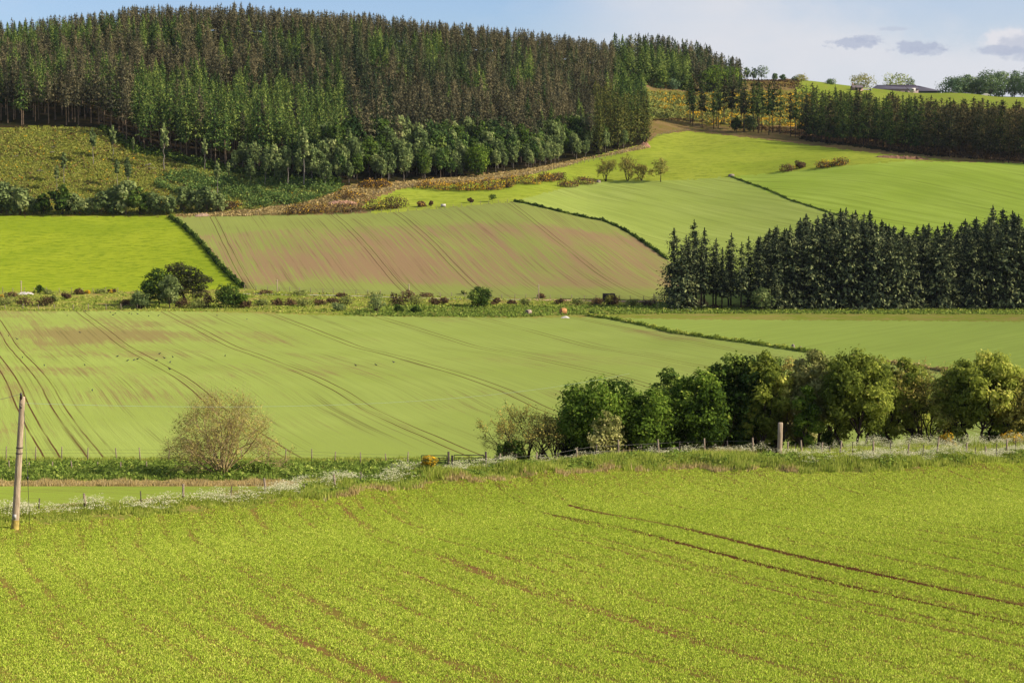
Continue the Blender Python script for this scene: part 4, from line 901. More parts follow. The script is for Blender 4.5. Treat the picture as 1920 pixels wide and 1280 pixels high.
sky_tree(1368,160,124,44,'green','broad_tree','bright green rounded tree nearest the orange knoll',908,41,n=2200,crown=.03,gapf=.08)
sky_tree(1318,166,132,34,'dark','broad_tree','dark green tree left of the large fresh green one at the wood edge',903,42,n=1400,crown=.03,gapf=.15)
sky_tree(1202,166,137,32,'dark','broad_tree','dark rounded tree at the top of the gorse slope',898,43,n=1400,crown=.03,gapf=.12)
sky_tree(1240,166,130,30,'dark','broad_tree','darkest rounded tree in the middle of the top of the gorse slope',898,44,n=1400,crown=.03,gapf=.12)
sky_tree(1262,166,148,22,'far','broad_tree','small grey green tree at the top of the gorse slope',897,45,n=700,crown=.03)
for i,(px,w,t) in enumerate([(1156,18,153),(1172,14,156),(1182,16,155),(1232,22,158)]):
    sky_tree(px,167,t,w,'larch','round_bush','%s rounded green bush at the upper edge of the gorse slope'%['first','second','third','fourth'][i],895,50+i,n=420,crown=.02,gapf=.1)
x,y,z=hit(1405,246); plant(SB[0],'round_bush',(x,y-3,Hf(x,y-3)),'rounded green bush in front of the sparse pines at the pasture edge','bush',s=1.35)
x,y,z=hit(1380,246); plant(SB[3],'round_bush',(x,y-2,Hf(x,y-2)),'dark bush left of the rounded green one at the pasture edge','bush',s=1.2)
# ------------------------------------------------------------------ near row of trees
def near(px,top,hw,kind,label,Yd=150,name='tree',n=5200,leaf=.13,bk='dark',seed=0,rootz=None,**k):
    x,y,z=atY(px,Yd); zt=slope(top)*Yd; Hh=zt-z
    k['rad']=k.get('rad',.4)*1.08; p=broadleaf_parts(900+seed,Hh,hw*mpp(Yd)*1.25,n=int(n*1.7),leaf=leaf*.8,**k)
    return plant(mk(p,kind,bk),name,(x,y,z-.1),label,'tree',rz=0)
near(958,822,28,'dark','low dark elder bush at the left end of the near tree row',148,'elder_bush',2600,seed=1,crown=.05,nl=9,gapf=.15)
def nbare(px,top,hw,label,Yd,seed,lean=0):
    x,y,z=atY(px,Yd); Hh=slope(top)*Yd-z
    c,t=bare_parts(920+seed,Hh*1.12,hw*mpp(Yd)*1.0,stems=8,depth=4,leafn=8000,leaf=.07,tw=.008,r0=.085,low=False,topleaf=.45,split=3)
    plant(mk((c,t),'budg','dark'),'alder_tree',(x,y,z),label,'tree',rz=0)
nbare(988,765,50,'left slender many-stemmed tree with thin yellowish top at the left end of the near row',150,1)
nbare(1036,752,40,'right slender many-stemmed tree with thin yellowish top beside the big dark green tree',151,2)
near(1122,706,74,'green','big dense round green tree at the left of the near row',150,n=11000,leaf=.15,seed=3,crown=.12,nl=17,stems=3,gapf=.16,flat=.85,rad=.36)
near(1135,770,34,'palew','small pale leaved sapling in front of the big round green tree',146,n=1500,seed=4,crown=.2,nl=8,stems=3,gapf=.5,shell=.3)
near(1222,728,56,'green','rounded yellow green tree second in the near row',149,n=8000,leaf=.14,seed=5,crown=.1,nl=14,stems=3,gapf=.18,flat=.9,rad=.36)
near(1252,688,42,'dark','dark tree rising behind the rounded yellow green one',156,n=5000,leaf=.15,seed=6,crown=.1,nl=12,gapf=.2)
near(1312,692,58,'green','green tree with clumped bright foliage left of the tall dark one',150,n=8500,leaf=.15,seed=7,crown=.1,nl=15,stems=2,gapf=.22,flat=.95,rad=.34)
near(1374,660,60,'dark','tall dark green tree in the middle of the near row',153,n=9500,leaf=.16,seed=8,crown=.1,nl=17,stems=2,gapf=.25,flat=1,rad=.32)
near(1340,682,44,'olivel','olive topped tree between the clumped green and the tall dark one',158,n=4200,leaf=.15,seed=22,crown=.1,nl=12,gapf=.3)
near(1432,655,50,'olivel','feathery olive willow right of the tall dark tree',152,n=6500,leaf=.14,seed=9,crown=.12,nl=21,stems=3,gapf=.35,flat=1.1,rad=0.258,hang=.3,aspect=1.5,shell=.25)
near(1478,668,46,'bud','brownish tree with a pale dead stem behind the thick wooden post',154,n=4200,leaf=.13,seed=10,crown=.15,nl=18,stems=2,gapf=.4,flat=1.1,rad=0.258,shell=.3,bk='grey')
near(1524,653,46,'palew','pale cream leaved willow with a narrow gap on each side',152,n=5600,leaf=.13,seed=11,crown=.3,nl=18,stems=2,gapf=.3,flat=.95,rad=0.284,hang=.3,aspect=1.5,shell=.255)
near(1512,720,26,'green','small bright green tree tucked below the pale willow',149,n=2200,leaf=.14,seed=12,crown=.2,nl=8,gapf=.15)
near(1605,652,72,'olivel','broad olive willow with spreading crown right of the pale willow',150,n=10500,leaf=.13,seed=13,crown=.2,nl=27,stems=3,gapf=.33,flat=.95,rad=0.249,hang=.3,aspect=1.5,shell=.252)
near(1686,668,56,'olivel','olive willow with an arching side branch next to the broad one',152,n=6200,leaf=.13,seed=14,crown=.2,nl=21,stems=2,gapf=.42,rad=0.241,hang=.3,aspect=1.5,shell=.25,lean=.15)
nbare(1734,690,34,'thin greyish sparse tree in the gap of the right part of the near row',152,5)
near(1786,690,46,'olivel','short olive tree left of the tall right willow',151,n=4200,leaf=.13,seed=15,crown=.2,nl=16,gapf=.4,rad=0.258,shell=.3)
near(1842,655,70,'olivel','tall broad willow with golden sunlit top near the right edge',150,n=10500,leaf=.13,seed=16,crown=.22,nl=27,stems=3,gapf=.38,flat=.95,rad=0.241,hang=.3,aspect=1.5,shell=.25)
near(1912,698,52,'budg','yellow green willow at the right picture edge',149,n=6200,leaf=.13,seed=17,crown=.18,nl=18,stems=2,gapf=.3,rad=0.275,shell=.35)
near(1972,690,50,'olivel','olive willow just at the right end of the near row',150,n=3200,leaf=.16,seed=18,crown=.15,nl=12,gapf=.3)
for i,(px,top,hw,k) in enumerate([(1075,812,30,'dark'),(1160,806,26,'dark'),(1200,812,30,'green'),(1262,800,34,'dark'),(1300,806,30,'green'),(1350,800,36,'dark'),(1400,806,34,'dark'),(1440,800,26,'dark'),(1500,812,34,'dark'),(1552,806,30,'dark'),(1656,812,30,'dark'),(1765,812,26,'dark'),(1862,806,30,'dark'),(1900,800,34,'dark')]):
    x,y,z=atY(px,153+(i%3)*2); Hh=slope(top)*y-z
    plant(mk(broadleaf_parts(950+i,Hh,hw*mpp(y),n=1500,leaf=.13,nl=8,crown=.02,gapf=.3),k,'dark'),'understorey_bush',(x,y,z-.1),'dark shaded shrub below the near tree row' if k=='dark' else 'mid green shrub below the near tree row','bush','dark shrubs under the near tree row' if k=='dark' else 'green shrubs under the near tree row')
for i,(px,top,hw,k) in enumerate([(1090,735,40,'green'),(1180,722,44,'green'),(1280,700,46,'dark'),(1345,676,44,'dark'),(1405,672,40,'olivel'),(1455,668,40,'dark'),(1500,682,34,'palew'),(1560,670,42,'olivel'),(1650,664,46,'olivel'),(1722,682,40,'olivel'),(1775,690,40,'olivel'),(1875,664,44,'olivel'),(1940,690,44,'olivel')]):
    x,y,z=atY(px,160+(i%3)*2); Hh=slope(top)*y-z
    plant(mk(broadleaf_parts(1960+i,Hh,hw*mpp(y)*1.15,n=3800,leaf=.12,nl=13,crown=.06,gapf=.25,flat=.95,rad=.4,shell=.35),k,'dark'),'background_tree',(x,y,z-.1),{'green':'green tree half hidden behind the front trees of the near row','dark':'dark tree half hidden behind the front trees of the near row','olivel':'olive tree half hidden behind the front trees of the near row','palew':'pale tree half hidden behind the cream willow of the near row'}[k],'tree',{'green':'green trees behind the near row','dark':'dark trees behind the near row','olivel':'olive trees behind the near row','palew':None}[k],rz=0)
# ------------------------------------------------------------------ bare spreading tree on the lower verge
x,y,z=atY(418,166); 
cr_,tr_=bare_parts(981,7.9,5.0,stems=15,depth=4,leafn=7000,leaf=.055,tw=.006,r0=.11,upw=.16,split=3)
dome=[]
g=G(77)
for ring,(el,nn,rr) in enumerate([(1.35,2,.3),(1.0,7,.5),(.62,10,.5),(.25,12,.45)]):
    for k in range(nn):
        a=k*2*pi/nn+ring*.5; R0=4.5; dome.append((cos(a)*cos(el)*R0,sin(a)*cos(el)*R0*.85,1.0+sin(el)*5.9,1.15*g.uniform(.8,1.15)))
hz_=blobs_crown(78,dome,6500,.055,.2,.9,.25,0,1.4); cr_.add(np.concatenate(hz_.V),np.arange(sum(len(a) for a in hz_.V)).reshape(-1,4),tint=np.concatenate(hz_.tv)+.1)
L_=np.array(dome); k=g.integers(0,len(L_),4200); P=L_[k,:3]+g.normal(0,.5,(4200,3))*L_[k,3:4]; o_=P-np.array([0,0,.6]); D=o_/np.linalg.norm(o_,axis=1)[:,None]+rdir(4200,g)*.5; D/=np.linalg.norm(D,axis=1)[:,None]; S=np.cross(D,rdir(4200,g)); S/=np.linalg.norm(S,axis=1)[:,None]; Lt=g.uniform(.3,.7,4200)[:,None]
tr_.add(np.stack([P-S*.008,P+S*.008,P+D*Lt],1).reshape(-1,3),T=np.arange(12600).reshape(-1,3))
plant(mk((cr_,tr_),'bud','bare'),'spreading_tree',(x,y,z),'wide many-stemmed nearly bare tree with a domed crown standing alone on the lower verge','tree',rz=.6)
x2,y2,z2=atY(485,167); plant(mk(shrub_parts(982,4.2,1.5,n=3200,leaf=.1,nl=10)[:2],'lush','dark'),'green_bush',(x2,y2,z2),'bright green bush at the right foot of the bare spreading tree','bush',names=('foliage','stems'))
x2,y2,z2=atY(440,167.5); plant(mk(shrub_parts(983,3.4,1.2,n=2000,leaf=.1,nl=8)[:2],'dark','dark'),'dark_bush',(x2,y2,z2),'dark low bush under the stems of the bare spreading tree','bush',names=('foliage','stems'))
# ------------------------------------------------------------------ verges: grass, weeds, cow parsley
def band(name,n,cr,yfun,hgt,wid,lm,label,cat,seed,per=3,tint=.45,tj=.2,bend=.35,dens=None,hj=.5):
    """grass blades: thin triangles"""
    g=G(seed); c=g.uniform(cr[0],cr[1],n); y0,y1=yfun(c); Y=y0+(y1-y0)*g.random(n); X=(c-960)/F*Y
    if dens is not None:
        k=g.random(n)<dens(c,Y,(Y-y0)/(y1-y0+1e-9)); X,Y,c=X[k],Y[k],c[k]; n=len(X)
    Z=H(X,Y); hh=hgt*(1-hj/2+hj*g.random(n))*(1+.25*np.sin(X*1.1)+.2*np.sin(X*2.9+Y)); mb=MB(); m=n*per
    P=np.repeat(np.stack([X,Y,Z-.03],1),per,0)+np.concatenate([g.normal(0,hgt*.22,(m,2)),np.zeros((m,1))],1)
    a=g.random(m)*2*pi; hr=np.repeat(hh,per)*g.uniform(.6,1.1,m); L=np.stack([np.cos(a),np.sin(a)],1)*(hr*bend*g.random(m))[:,None]
    wv=g.random(m)*2*pi; W=np.stack([np.cos(wv),np.sin(wv),0*wv],1)*wid*(.6+.8*g.random(m))[:,None]
    tip=P+np.concatenate([L,hr[:,None]],1)
    V=np.stack([P-W,P+W,tip],1).reshape(-1,3)
    mb.add(V,T=np.arange(m*3).reshape(-1,3),tint=np.repeat(np.repeat(tint+g.normal(0,tj,n),per)+g.normal(0,.12,m),3))
    o=link(name,mb.mesh(name,LM[lm])); tag(o,label,cat,kind='stuff'); return o
wv=lambda c,a=1: .5*np.sin(c*.04)+.35*np.sin(c*.11+1)+.2*np.sin(c*.27)
eb=lambda a,b: (lambda c:(edgeY(c)+a+wv(c),edgeY(c)+b+wv(c)))
band('bank_grass',30000,(560,2000),eb(-.2,7),.34,.022,'verge','green grassy bank along the far edge of the near crop','grass',1001)
band('bank_grass',9000,(-70,620),eb(0,3.2),.16,.02,'verge','grass along the left far edge of the near crop','grass',1002)
band('dry_grass_edge',4200,(600,1500),eb(-.9,.5),.28,.03,'dry','dead pale grass along the foot of the grassy bank','grass',1003,dens=lambda c,Y,t: np.clip(.5+.6*np.sin(c*.03)+.4*np.sin(c*.09),.05,1))
band('tall_dry_grass',4200,(900,1920),eb(4.5,8),.5,.015,'dry','tall pale dead grass standing along the fence line','grass',1004,dens=lambda c,Y,t: np.clip(.35+.5*np.sin(c*.023+1),.06,1))
band('lower_verge_grass',14000,(-70,980),lambda c:(np.full_like(c,160.5),np.full_like(c,181.)),.42,.045,'lush','lush green weeds and grass on the lower verge before the valley crop','weeds',1005,tint=.4,tj=.3)
band('dry_verge_grass',5200,(-70,640),lambda c:(np.full_like(c,155.5),np.full_like(c,159.5)),.33,.03,'dry','straw coloured dry grass strip on the lower verge','grass',1006)
band('field_margin_grass',5200,(-70,1000),lambda c:(np.full_like(c,181.),np.full_like(c,184.6)),.28,.03,'verge','grass margin along the lower wire fence','grass',1007)
def leafy(name,n,cr,yfun,hgt,leaf,lm,label,seed,tb=.35,dens=None):
    g=G(seed); c=g.uniform(cr[0],cr[1],n); y0,y1=yfun(c); Y=y0+(y1-y0)*g.random(n); X=(c-960)/F*Y
    if dens is not None:
        k=g.random(n)<dens(c,Y); X,Y,c=X[k],Y[k],c[k]; n=len(X)
    cl=.6+.4*np.sin(X*1.3+Y*.7)+.3*np.sin(X*3.1-Y); Z=H(X,Y)+hgt*np.clip(cl,.1,1.3)*g.random(n)**.6
    U,W=frame(rdir(n,g)+np.array([0,-.2,.7]),g); s=leaf*(.5+g.random(n))[:,None]; mb=MB()
    mb.leaves(np.stack([X,Y,Z],1),U*s,W*s*.8,tb+.2*(cl-.6)+g.normal(0,.2,n),jit=leaf*.06)
    o=link(name,mb.mesh(name,LM[lm])); tag(o,label,'weeds',kind='stuff')
leafy('verge_weeds',22000,(-70,980),lambda c:(np.full_like(c,161.),np.full_like(c,179.)),.6,.12,'lush','dense broad-leaved weeds on the lower verge',1010)
leafy('bank_weeds',16000,(560,1980),eb(.6,7),.34,.07,'lush','broad-leaved weeds clumped on the grassy bank',1011,tb=.3)
def parsley(n,cr,yfun,hgt,seed,label,dens=None,hd=26):
    g=G(seed); c=g.uniform(cr[0],cr[1],n); y0,y1=yfun(c); Y=y0+(y1-y0)*g.random(n); X=(c-960)/F*Y
    if dens is not None:
        k=g.random(n)<dens(c,Y); X,Y,c=X[k],Y[k],c[k]; n=len(X)
    Z=H(X,Y); hh=hgt*g.uniform(.55,1.15,n)*(1+.2*np.sin(X*1.7)); fl=MB(); st=MB()
    k=5; tipx=np.repeat(X,k)+g.normal(0,.17,n*k); tipy=np.repeat(Y,k)+g.normal(0,.17,n*k); tipz=np.repeat(Z,k)+np.repeat(hh,k)*g.uniform(.72,1.05,n*k)
    # stems
    b=np.stack([np.repeat(X,k),np.repeat(Y,k),np.repeat(Z,k)-.03],1); t=np.stack([tipx,tipy,tipz],1); W=np.array([.012,0,0])
    st.add(np.stack([b-W,b+W,t],1).reshape(-1,3),T=np.arange(n*k*3).reshape(-1,3),tint=.4)
    q=6; C=np.repeat(t,q,0)+g.normal(0,1,(n*k*q,3))*np.array([.075,.075,.02]); m=len(C)
    N=rdir(m,g)*.55+np.array([0,-.25,.9]); N/=np.linalg.norm(N,axis=1)[:,None]; U,V=frame(N,g); s=(.013+.016*g.random(m))[:,None]
    fl.leaves(C,U*s,V*s,.55+g.normal(0,.25,m))
    o=link('cow_parsley',fl.mesh('cow_parsley_flowers',LM['white'])); tag(o,label,'wild flowers',kind='stuff')
    p=link('flower_stems',st.mesh('flower_stems',LM['verge']),o)
parsley(520,(-70,560),(lambda c:(edgeY(c)+.6,edgeY(c)+3)),.42,1020,'white cow parsley along the left edge of the near crop',dens=lambda c,Y: np.clip(.6+.35*np.sin(c*.05)+.2*np.sin(c*.17),.1,1))
parsley(560,(520,960),eb(2.5,7),.6,1021,'white cow parsley in the middle of the verge near the gate',dens=lambda c,Y: np.clip(.55+.45*np.sin(c*.06+1),.1,1))
parsley(650,(900,1500),eb(6.5,11),.75,1022,'cow parsley flowering behind the fence below the near trees',dens=lambda c,Y: np.clip(.6+.4*np.sin(c*.05+1),.2,1))
parsley(1250,(1500,2000),eb(1.5,6.5),.6,1023,'broad white band of cow parsley along the right fence',dens=lambda c,Y: np.clip((c-1480)/160,.1,1)*np.clip(.7+.3*np.sin(c*.05+1),.2,1))
parsley(900,(1480,2000),lambda c:(138+0*c,147+0*c),1.0,1024,'cow parsley at the foot of the right hand trees')
band('meadow_grass',12000,(1480,2000),lambda c:(edgeY(c)+6,146+0*c),.5,.035,'verge','long green grass between the two bands of cow parsley','grass',1025,tint=.5)
def gorse_near(px,Yd,w,h,lab,seed):
    x,y,z=atY(px,Yd); c,s,f=shrub_parts(seed,w,h,n=900,leaf=.06,nl=7,flower=.8,fl_leaf=.9)
    o=empty('gorse_bush',(x,y,z),lab,'gorse'); link('foliage',c.mesh('foliage',LM['budg']),o); link('stems',s.mesh('stems',BK['dark']),o); link('blossom',f.mesh('blossom',LM['gflower']),o)
gorse_near(804,103.5,1.0,1.0,'yellow flowering gorse on the verge left of the gate',1030)
gorse_near(1775,143,1.6,1.5,'small orange flowered gorse among the cow parsley at right',1031)
gorse_near(1905,145,2.4,1.8,'orange flowered gorse among cow parsley at the right picture edge',1032)
# ------------------------------------------------------------------ crop seedlings of the near field (tufts, thinner in drill gaps and wheel tracks)
def crop_near():
    g=G(1100); n=1250000; Y=36*np.exp(g.random(n)**.85*math.log(124/36.)); Y=1/(1/37.+g.random(n)*(1/124.-1/37.)) if False else Y
    c=960+(g.random(n)*2-1)*(1020+30000/Y); X=(c-960)/F*Y; e=edgeY(c)+.5*np.sin(c*.05)+.35*np.sin(c*.13+1)
    th=radians(-21.5); v=X*sin(th)+Y*cos(th); u=X*cos(th)-Y*sin(th)-.0025*np.maximum(0,v-42)**2
    def sn2(a,b,ph): return np.sin(u*a+ph+1.3*np.sin(v*b))*.5+np.sin(u*a*2.13+v*b*1.7+ph*2)*.5
    gap=.2*sn2(.9,.045,1)+.5*sn2(2.7,.12,3)+.5*sn2(6.1,.3,4)+g.normal(0,.42,n)+.35*np.sin(X*9.1+3*np.sin(Y*2.3))*np.sin(Y*4.3+2*np.sin(X*3.1))
    keep=(Y<e-.1)&(gap<.33+.35*np.clip((Y-75)/30,0,1))
    for (ua,hw,st) in TRK:
        d=np.abs(u-ua-.15*np.sin(v*.2)); keep&=~((d<hw)&(g.random(n)<st)&(v<84+3*np.sin(u)))
    X,Y,u,v,gap=X[keep],Y[keep],u[keep],v[keep],gap[keep]; n=len(X)
    Z=H(X,Y); per=3; m=n*per; P=np.repeat(np.stack([X,Y,Z-.01],1),per,0)+np.concatenate([g.normal(0,.045,(m,2)),np.zeros((m,1))],1)
    sc=np.repeat(.75+.5*g.random(n)-.25*np.clip(gap,0,1),per)*(.8+Y.repeat(per)/160)
    a=g.random(m)*2*pi; hr=.058*sc*g.uniform(.6,1.2,m); L=np.stack([np.cos(a),np.sin(a)],1)*(hr*.9*g.random(m))[:,None]
    wv_=g.normal(0,.8,m); W=np.stack([np.cos(wv_),np.sin(wv_),0*wv_],1)*(.0078*sc)[:,None]
    tip=P+np.concatenate([L,hr[:,None]],1); mid=(P+tip)/2+np.array([0,0,.015])
    V=np.stack([P,mid-W,tip,mid+W],1).reshape(-1,3); mb=MB()
    big=.04*np.sin(X*.12+Y*.05)+.04*np.sin(X*.31-Y*.2)
    mb.add(V,np.arange(m*4).reshape(-1,4),tint=np.repeat(np.repeat(.5+big+g.normal(0,.16,n),per)+g.normal(0,.19,m),4))
    o=link('crop_seedlings',mb.mesh('crop_seedlings',LM['crop'])); tag(o,'young bright green cereal seedlings covering the near field','crop',kind='stuff'); print('crop',n)

TRK=[(32.0,.24,.97),(29.75,.18,.9),(20.6,.2,.45),(22.9,.16,.3),(34.6,.16,.5),(27.6,.14,.35),(12.0,.2,.5),(9.8,.16,.35),(41.5,.18,.5),(43.6,.14,.4),(4.,.2,.4),(16.5,.14,.4)]
crop_near()
# ------------------------------------------------------------------ poles, fences, gates
WOOD=plain('weathered_wood',A(150,136,112,.62),.9,.35,6); DWOOD=plain('dark_old_wood',A(86,74,66,.6),.9,.35,6); WIRE=plain('dull_fence_wire',A(120,120,116,.5),.5,.1,1,.6)
STEEL=plain('dull_gate_steel',A(84,84,76,.45),.7,.2,3,.2); BLACK=plain('black_plastic',(.015,.015,.017,1),.5,.1); YELP=plain('faded_yellow_paint',A(200,180,90,.6),.8,.3,8); PORC=plain('glazed_insulator',(.03,.02,.02,1),.25,.1)
def polewood():
    t=NT('telegraph_pole_wood'); tc_=t.n('ShaderNodeTexCoord').outputs['Object']; mp=t.n('ShaderNodeMapping'); mp.inputs['Scale'].default_value=(6,6,.5); t.L(tc_,mp.inputs[0])
    f=t.noise(mp.outputs[0],3,6,.7); c=t.mix(t.ramp(f,.3,.7),A(170,154,126,.7),A(222,208,178,.75)); return t.diffuse(c,t.bump(f,.5,.02))
PW=polewood()
def P3(x,y,z): return np.array([x,y,z],float)
# leaning telegraph pole
bx_,by_,bz_=atY(27,75.3); 
def worldat(px,py,Y):
    u=(px-960)/F; v=(640-py)/F; dy=cos(PIT)+v*sin(PIT); dz=-sin(PIT)+v*cos(PIT); return P3(Y*u/dy,Y,Y*dz/dy)
top=worldat(42,744,75.0)
base=P3(bx_,by_,bz_-.3); o=empty('telegraph_pole',(bx_,by_,bz_),'tall leaning grey wooden telegraph pole at the left edge with an insulator on top','pole')
off=P3(bx_,by_,bz_)
mb=MB(); t_=np.linspace(0,1,12)[:,None]; mb.tube((base+(top-base)*t_)-off,.15-.045*t_[:,0],14); link('shaft',mb.mesh('pole_shaft',PW,smooth=True),o)
q=worldat(39.5,741,74.9)-off; tp=top-off
mb=MB(); mb.tube([q+P3(0,0,-.16),q+P3(0,0,-.08),q+P3(0,0,-.02),q+P3(0,0,.04),q+P3(0,0,.1)],[.03,.065,.045,.06,.02],10); link('insulator',mb.mesh('insulator',PORC,smooth=True),o)
mb=MB(); mb.tube([tp+P3(.02,-.1,-.3),tp+P3(-.08,-.12,-.25),q+P3(0,0,-.14)],.012,6); mb.tube([tp+P3(0,-.12,-.42),tp+P3(-.1,-.12,-.34)],.03,6); link('bracket',mb.mesh('bracket',STEEL),o)
mb=MB(); 
for k,rr in ((.36,.137),(.40,.135)): 
    p=(base+(top-base)*(1-k))-off; mb.tube([p-P3(0,0,.02),p+P3(0,0,.02)],rr+.004,14,cap=False)
link('band',mb.mesh('band',DWOOD),o)
mb=MB(); p=(base+(top-base)*.055)-off; p2=(base+(top-base)*.125)-off; mb.tube([p,p2],[.156,.153],14,cap=False); link('painted_mark',mb.mesh('painted_mark',YELP,smooth=True),o)
p=(base+(top-base)*.15)-off; mb=MB(); mb.box(p[0]-.06,p[0]+.06,p[1]-.17,p[1]-.145,p[2]-.09,p[2]+.09); link('number_plate',mb.mesh('plate',plain('pale_plate',A(220,220,210,.6),.6)),o)
g0=P3(*atY(57,75.2)); mb=MB(); a_=(top-off)+P3(.05,0,-.35); b_=g0-off+P3(0,0,-.1); mb.tube([a_,b_],.011,5); link('stay_wire',mb.mesh('stay_wire',WIRE),o)
mb=MB(); s_=a_+(b_-a_)*.565; mb.tube([s_+P3(0,0,.07),s_,s_-P3(0,0,.07)],[.03,.045,.03],8); link('stay_insulator',mb.mesh('stay_insulator',BLACK),o)
def cable(name,a,b,sag,label,r=.009,mat=None):
    mb=MB(); t=np.linspace(0,1,40)[:,None]; P=a+(b-a)*t; P[:,2]-=sag*4*(t*(1-t))[:,0]; mb.tube(P-a,r,4,cap=False); o=link(name,mb.mesh(name,mat or WIRE)); o.location=a; tag(o,label,'wire'); return o
LW=plain('pale_cable',A(160,190,180,.6),.5,.05)
cable('overhead_wire',worldat(39,738,74.9),worldat(-140,747,70),.25,'dark thin wire running off the picture from the leaning pole',.008)
cable('overhead_wire',worldat(42,744,75)+P3(.1,0,-.25),worldat(1180,700,150),1.0,'pale thin wire crossing the valley crop from the leaning pole to the near trees',.0045,LW)
# thick cut-off post
x,y,z=atY(1462,122); ht=slope(792)*122-z
o=empty('wooden_post',(x,y,z),'thick cut off wooden post standing taller than the fence before the near trees','post'); mb=MB(); mb.tube([(0,0,-.1),(-.01,0,ht*.3),(.01,0,ht*.6),(.02,0,ht)],[.165,.16,.155,.15],14); link('shaft',mb.mesh('post_shaft',PW,smooth=True),o)
# small far poles
for px,pb,pt,lab in [(520,549,524,'thin pale utility pole below the tilled field right of the railway clump'),(1010,561,533,'thin pale utility pole by the track in the middle of the strip'),(40,552,526,'thin pale pole at the bottom of the left pasture'),(767,552,532,'faint thin pole behind the brown bushes of the strip')]:
    x,y,z=hit(px,pb,380); h_=(pb-pt)*mpp(y); o=empty('utility_pole',(x,y,z),lab,'pole'); mb=MB(); mb.tube([(0,0,-.1),(0,0,h_)],[.13,.10],8); link('shaft',mb.mesh('far_pole',PW,smooth=True),o)
    mb=MB(); mb.box(-.35,.35,-.05,.05,h_-.35,h_-.27); link('crossarm',mb.mesh('crossarm',WOOD),o)
POSTM=[]
for i in range(4):
    mb=MB(); g=G(60+i); l=g.normal(0,.05); n_=8; mb.tube([(0,0,-.2),(l*.3,0,.4),(l,g.normal(0,.03),1.15)],[.06,.058,.05],8); POSTM.append(mb.mesh('fence_post',WOOD,smooth=True))
THINP=[]
for i in range(3):
    mb=MB(); g=G(70+i); l=g.normal(0,.07); mb.tube([(0,0,-.2),(l,0,1.05)],[.03,.028],6); THINP.append(mb.mesh('thin_post',DWOOD,smooth=True))
def fence(label,pts,step,ph=1.0,wires=(.35,.65,.95),r=.007,thin=0,mat=None,jit=.15,every=1,ws=1.0,group=None):
    P=np.array(pts,float); d=np.r_[0,np.cumsum(np.linalg.norm(np.diff(P[:,:2],axis=0),axis=1))]
    o=empty('wire_fence',tuple(P[0]),label,'fence',group); off=P[0]; q=0; k=0; tops=[]
    while q<=d[-1]:
        x,y=np.interp(q,d,P[:,0]),np.interp(q,d,P[:,1]); z=Hf(x,y); m=THINP[k%3] if (thin and k%thin) else POSTM[R_.randrange(4)]
        pz=link('post',m,o); pz.location=(x-off[0],y-off[1],z-off[2]); s=ph*R_.uniform(.88,1.12); pz.scale=(ws,ws,s); pz.rotation_euler=(R_.gauss(0,.03),R_.gauss(0,.04),R_.random()*6)
        tops.append(P3(x,y,z)); q+=step*(1+R_.uniform(-jit,jit)); k+=1
    if not wires: return o
    mb=MB(); T=np.array(tops)
    for w_ in wires: mb.tube(T-off+P3(0,0,w_*ph),r,4,cap=False)
    link('wires',mb.mesh('wires',mat or WIRE),o); return o
def alongY(c0,c1,Yf,n=20): 
    cs_=np.linspace(c0,c1,n); return [((c-960)/F*Yf(c),Yf(c),0) for c in cs_]
fence('wire fence along the near edge of the valley crop left of the bare tree',alongY(-40,520,lambda c:182.5),2.5,1.1,thin=0)
fence('wire fence along the near edge of the valley crop right of the bare tree',alongY(532,784,lambda c:183-.02*(c-520)),2.45,1.0)
fence('short thin posts of an old fence on the lower verge by the pole',alongY(-30,300,lambda c:172.),2.1,.75,wires=(),thin=1)
fence('wire fence of wooden posts in front of the near trees',alongY(935,1455,lambda c:edgeY(c)+8.0),1.62,1.12,thin=2,r=.008)
fence('low fence posts among the white cow parsley at right',alongY(1480,1990,lambda c:edgeY(c)+3.6+max(0,1600-c)*.07),1.28,.95,wires=(.5,.85),thin=2)
fence('small old posts along the left edge of the near crop',alongY(-60,700,lambda c:edgeY(c)+2.6),2.6,.55,wires=(),thin=2)
def hp(px,py,ymin=380): return hit(px,py,ymin)
fence('fence along the foot of the wooded hill',[hp(a,b) for a,b in [(700,366),(760,352),(830,347),(900,341),(960,334),(1020,324),(1060,313),(1100,304),(1150,294),(1212,279)]],2.6,1.05,r=.012,ws=1.3)
fence('fence around the corner between the pasture and the gorse slope',[hp(a,b) for a,b in [(1218,263),(1240,254),(1268,248),(1300,246)]],2.2,1.0,r=.012,ws=1.3)
fence('fence along the bottom of the tilled field',[hp(a,b) for a,b in [(458,543),(560,548),(700,553),(850,558),(1000,561),(1130,563),(1245,566)]],2.8,1.0,r=.012,ws=1.2)
fence('fence between the left pasture and the railway strip',[hp(a,b) for a,b in [(-40,548),(60,548),(150,548),(236,547)]],2.8,1.0,r=.012,ws=1.3)
fence('fence between the valley crop and the left part of the railway strip',[hp(a,b) for a,b in [(-20,581),(60,581),(160,581),(290,580)]],3.6,1.1,r=.012,ws=1.4)
fence('fence along the top of the tilled field',[hp(a,b) for a,b in [(640,401),(700,399),(760,396),(850,389),(960,379)]],2.8,.9,r=.012,ws=1.1)
